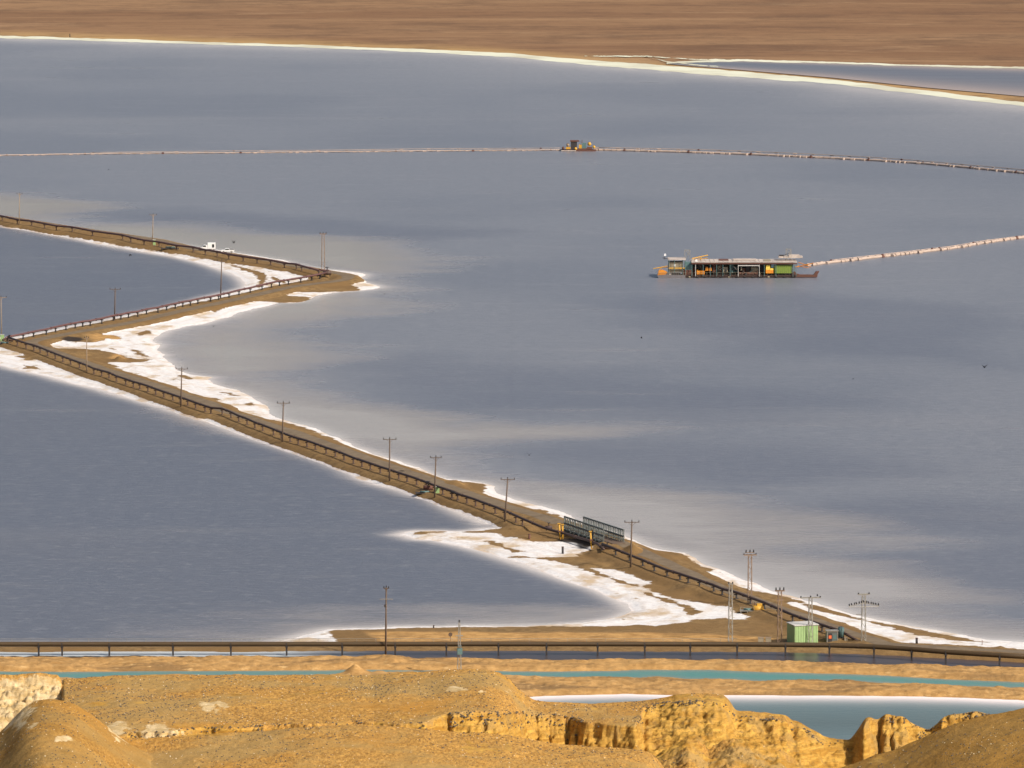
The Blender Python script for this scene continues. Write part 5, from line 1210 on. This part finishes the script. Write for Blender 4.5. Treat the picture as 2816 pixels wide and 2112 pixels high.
sb('engine_house', 770, 960, 330, 560, -1.2, 1.4, 'darksteel'); sb('roof', 750, 1020, 300, 335, -1.5, 1.6, 'rust'); sb('pump', 1020, 1105, 430, 540, -1.6, 0, 'yellow'); sb('cabin', 1110, 1240, 380, 560, -1.4, 1.4, 'teal')
sb('deck_box', 980, 1280, 540, 600, -2.2, -.5, 'rust'); sb('deck_box', 1260, 1420, 500, 570, -2.0, 0, 'rust'); sb('deck_box', 620, 760, 500, 560, -2.0, -.2, 'yellow')
MB().rod((XY(1120), 0, ZY(450)), (XY(1115), 0, ZY(285)), .1, 5).rod((XY(960), 0, ZY(320)), (XY(1120), 0, ZY(370)), .07, 4).build('mast', M['rust'], sd_)

# floating discharge lines
def float_line(label, pts, r, fstep, group, mat='hose'):
    L = np.array([at(a * 1.2731, b_ * 1.2731, 0.2) for a, b_ in pts]); L = smooth_line(L, 8.0)
    base = v3(L[0], 0); o = thing('floating_pipeline', label, 'floating pipeline', base, group=group)
    wb = fbm(np.arange(len(L)) * 8.0, np.zeros(len(L)), 60, 3, 77) * 2.5
    path = [v3((p[0], p[1] + w_), .35) - base for p, w_ in zip(L, wb)]
    MB().tube(path, r, 6).build('pipe', M[mat], o, True)
    fm = MB().rod((-.8, 0, 0), (.8, 0, 0), r * 1.35, 8).mesh('float'); fm.materials.append(M['float'])
    fd = MB().rod((-.5, 0, 0), (.5, 0, 0), r * 1.3, 8).box((0, 0, r * 1.5), (.6, .4, .3)).mesh('float'); fd.materials.append(M['rust'])
    dist = 0.0; nx = 0.0; cnt = 0
    for a, c in zip(path[:-1], path[1:]):
        l = (c - a).length
        while nx < dist + l:
            q = a.lerp(c, (nx - dist) / l)
            s_ = bpy.data.objects.new('float', fd if cnt % 11 == 5 else fm); col.objects.link(s_); s_.parent = o; s_.location = q + Vector((random.uniform(-.4, .4), random.uniform(-1.2, 1.2), -.12)); s_.rotation_euler = (0, 0, random.uniform(-.25, .25) + math.atan2(c.y - a.y, c.x - a.x))
            nx += fstep; cnt += 1
        dist += l
    return o
float_line('pinkish floating pipe line from the left edge to the small far dredger', [(-60, 337), (0, 336), (300, 332), (600, 329), (900, 326), (1215, 324)], .24, 3.0, 'floating lines on the lake')
float_line('pinkish floating pipe line from the small far dredger to the right edge', [(1286, 324), (1500, 330), (1800, 342), (2000, 354), (2212, 374), (2330, 386)], .50, 2.6, 'floating lines on the lake')
float_line('thin wavy rope of floats behind the pipe line, right of the small far dredger', [(1290, 319), (1500, 324), (1700, 331), (1900, 341), (2100, 357), (2212, 367), (2330, 380)], .15, 9.0, 'floating lines on the lake')
float_line('thin wavy rope of floats behind the pipe line, left of the small far dredger', [(200, 330), (500, 327), (700, 325), (900, 322), (1210, 320)], .11, 12.0, 'floating lines on the lake')
float_line('floating pipe line from the stern of the long barge to the right edge', [(1745, 573), (1800, 567), (1900, 556), (2050, 538), (2130, 524), (2212, 513), (2330, 500)], .55, 2.6, 'floating lines on the lake')
float_line('thin slack hose above the barge pipe line on the right', [(1800, 562), (1900, 551), (2050, 534), (2130, 520), (2212, 510)], .12, 12.0, 'floating lines on the lake')

# ------------------------------------------------------------------ birds
def bird(label, t_, x_, y_, span, rz, flap, zb=22.0):
    p = W1(t_, x_, y_, zb); o = thing('bird', label, 'bird', p, rz, 'dark birds over the lake'); s = span * .75; flap = flap * 1.35
    MB().rod((0, -.32 * s, 0), (0, 0, 0), .07 * s, 6, .24 * s).rod((0, 0, 0), (0, .5 * s, 0), .24 * s, 6, .10 * s).rod((0, .5 * s, .02), (0, .72 * s, .03), .1 * s, 6, .02 * s).build('body', M['bird'], o, True)
    for d in (-1, 1):
        b = MB(); z1 = math.sin(flap) * s
        k = [(d * .05 * s, .22 * s, 0), (d * .55 * s, .30 * s, z1 * .6), (d * s, -.02 * s, z1), (d * .5 * s, -.08 * s, z1 * .55), (d * .05 * s, -.16 * s, 0)]
        b.v = [Vector(q) for q in k] + [Vector(q) + Vector((0, 0, .04 * s)) for q in k]; b.v = [tuple(q) for q in b.v]
        b.f = [(0, 1, 2, 3, 4), (9, 8, 7, 6, 5)] + [(i, (i + 1) % 5, (i + 1) % 5 + 5, i + 5) for i in range(5)]
        b.build('wing', M['bird'], o)
    b = MB(); b.prism([(-.05 * s, 0), (.05 * s, 0), (.05 * s, .03), (-.05 * s, .03)], -.62 * s, -.28 * s).build('tail', M['bird'], o)
for a in (('dark bird flying over the open water at the far right of the picture', 'V', 2127, 793, 1.25, .5, .5), ('dark bird flying over the left lake below the farthest embankment', 'A', 1128, 630, 1.1, 1.0, -.5),
          ('dark bird flying just above and right of the white vehicles', 'A', 2018, 525, 1.2, -.8, .7), ('dark bird over the calm bay left of the middle salt strip', 'A', 1845, 1248, .9, .3, .3),
          ('tiny dark bird just below the tip of the right salt point', 'B', 2065, 780, .9, .1, .6), ('tiny dark bird over the lake to the right of the tall tan mast', 'V', 776, 519, .7, .9, .2),
          ('tiny dark bird above the calm water right of the paired poles', 'V', 1143, 983, .8, 0, .8), ('tiny dark bird over mid lake left of the barge and below it', 'V', 1386, 730, .8, 1.3, .5),
          ('tiny dark bird high on the left just below the far floating line', 'V', 235, 366, .9, .2, -.4), ('tiny dark bird over the dark water below the barge', 'V', 1843, 818, .6, .2, -.4)):
    bird(*a)
print('objects', len(bpy.data.objects), 'LB', LB, 'truss gap', wd)
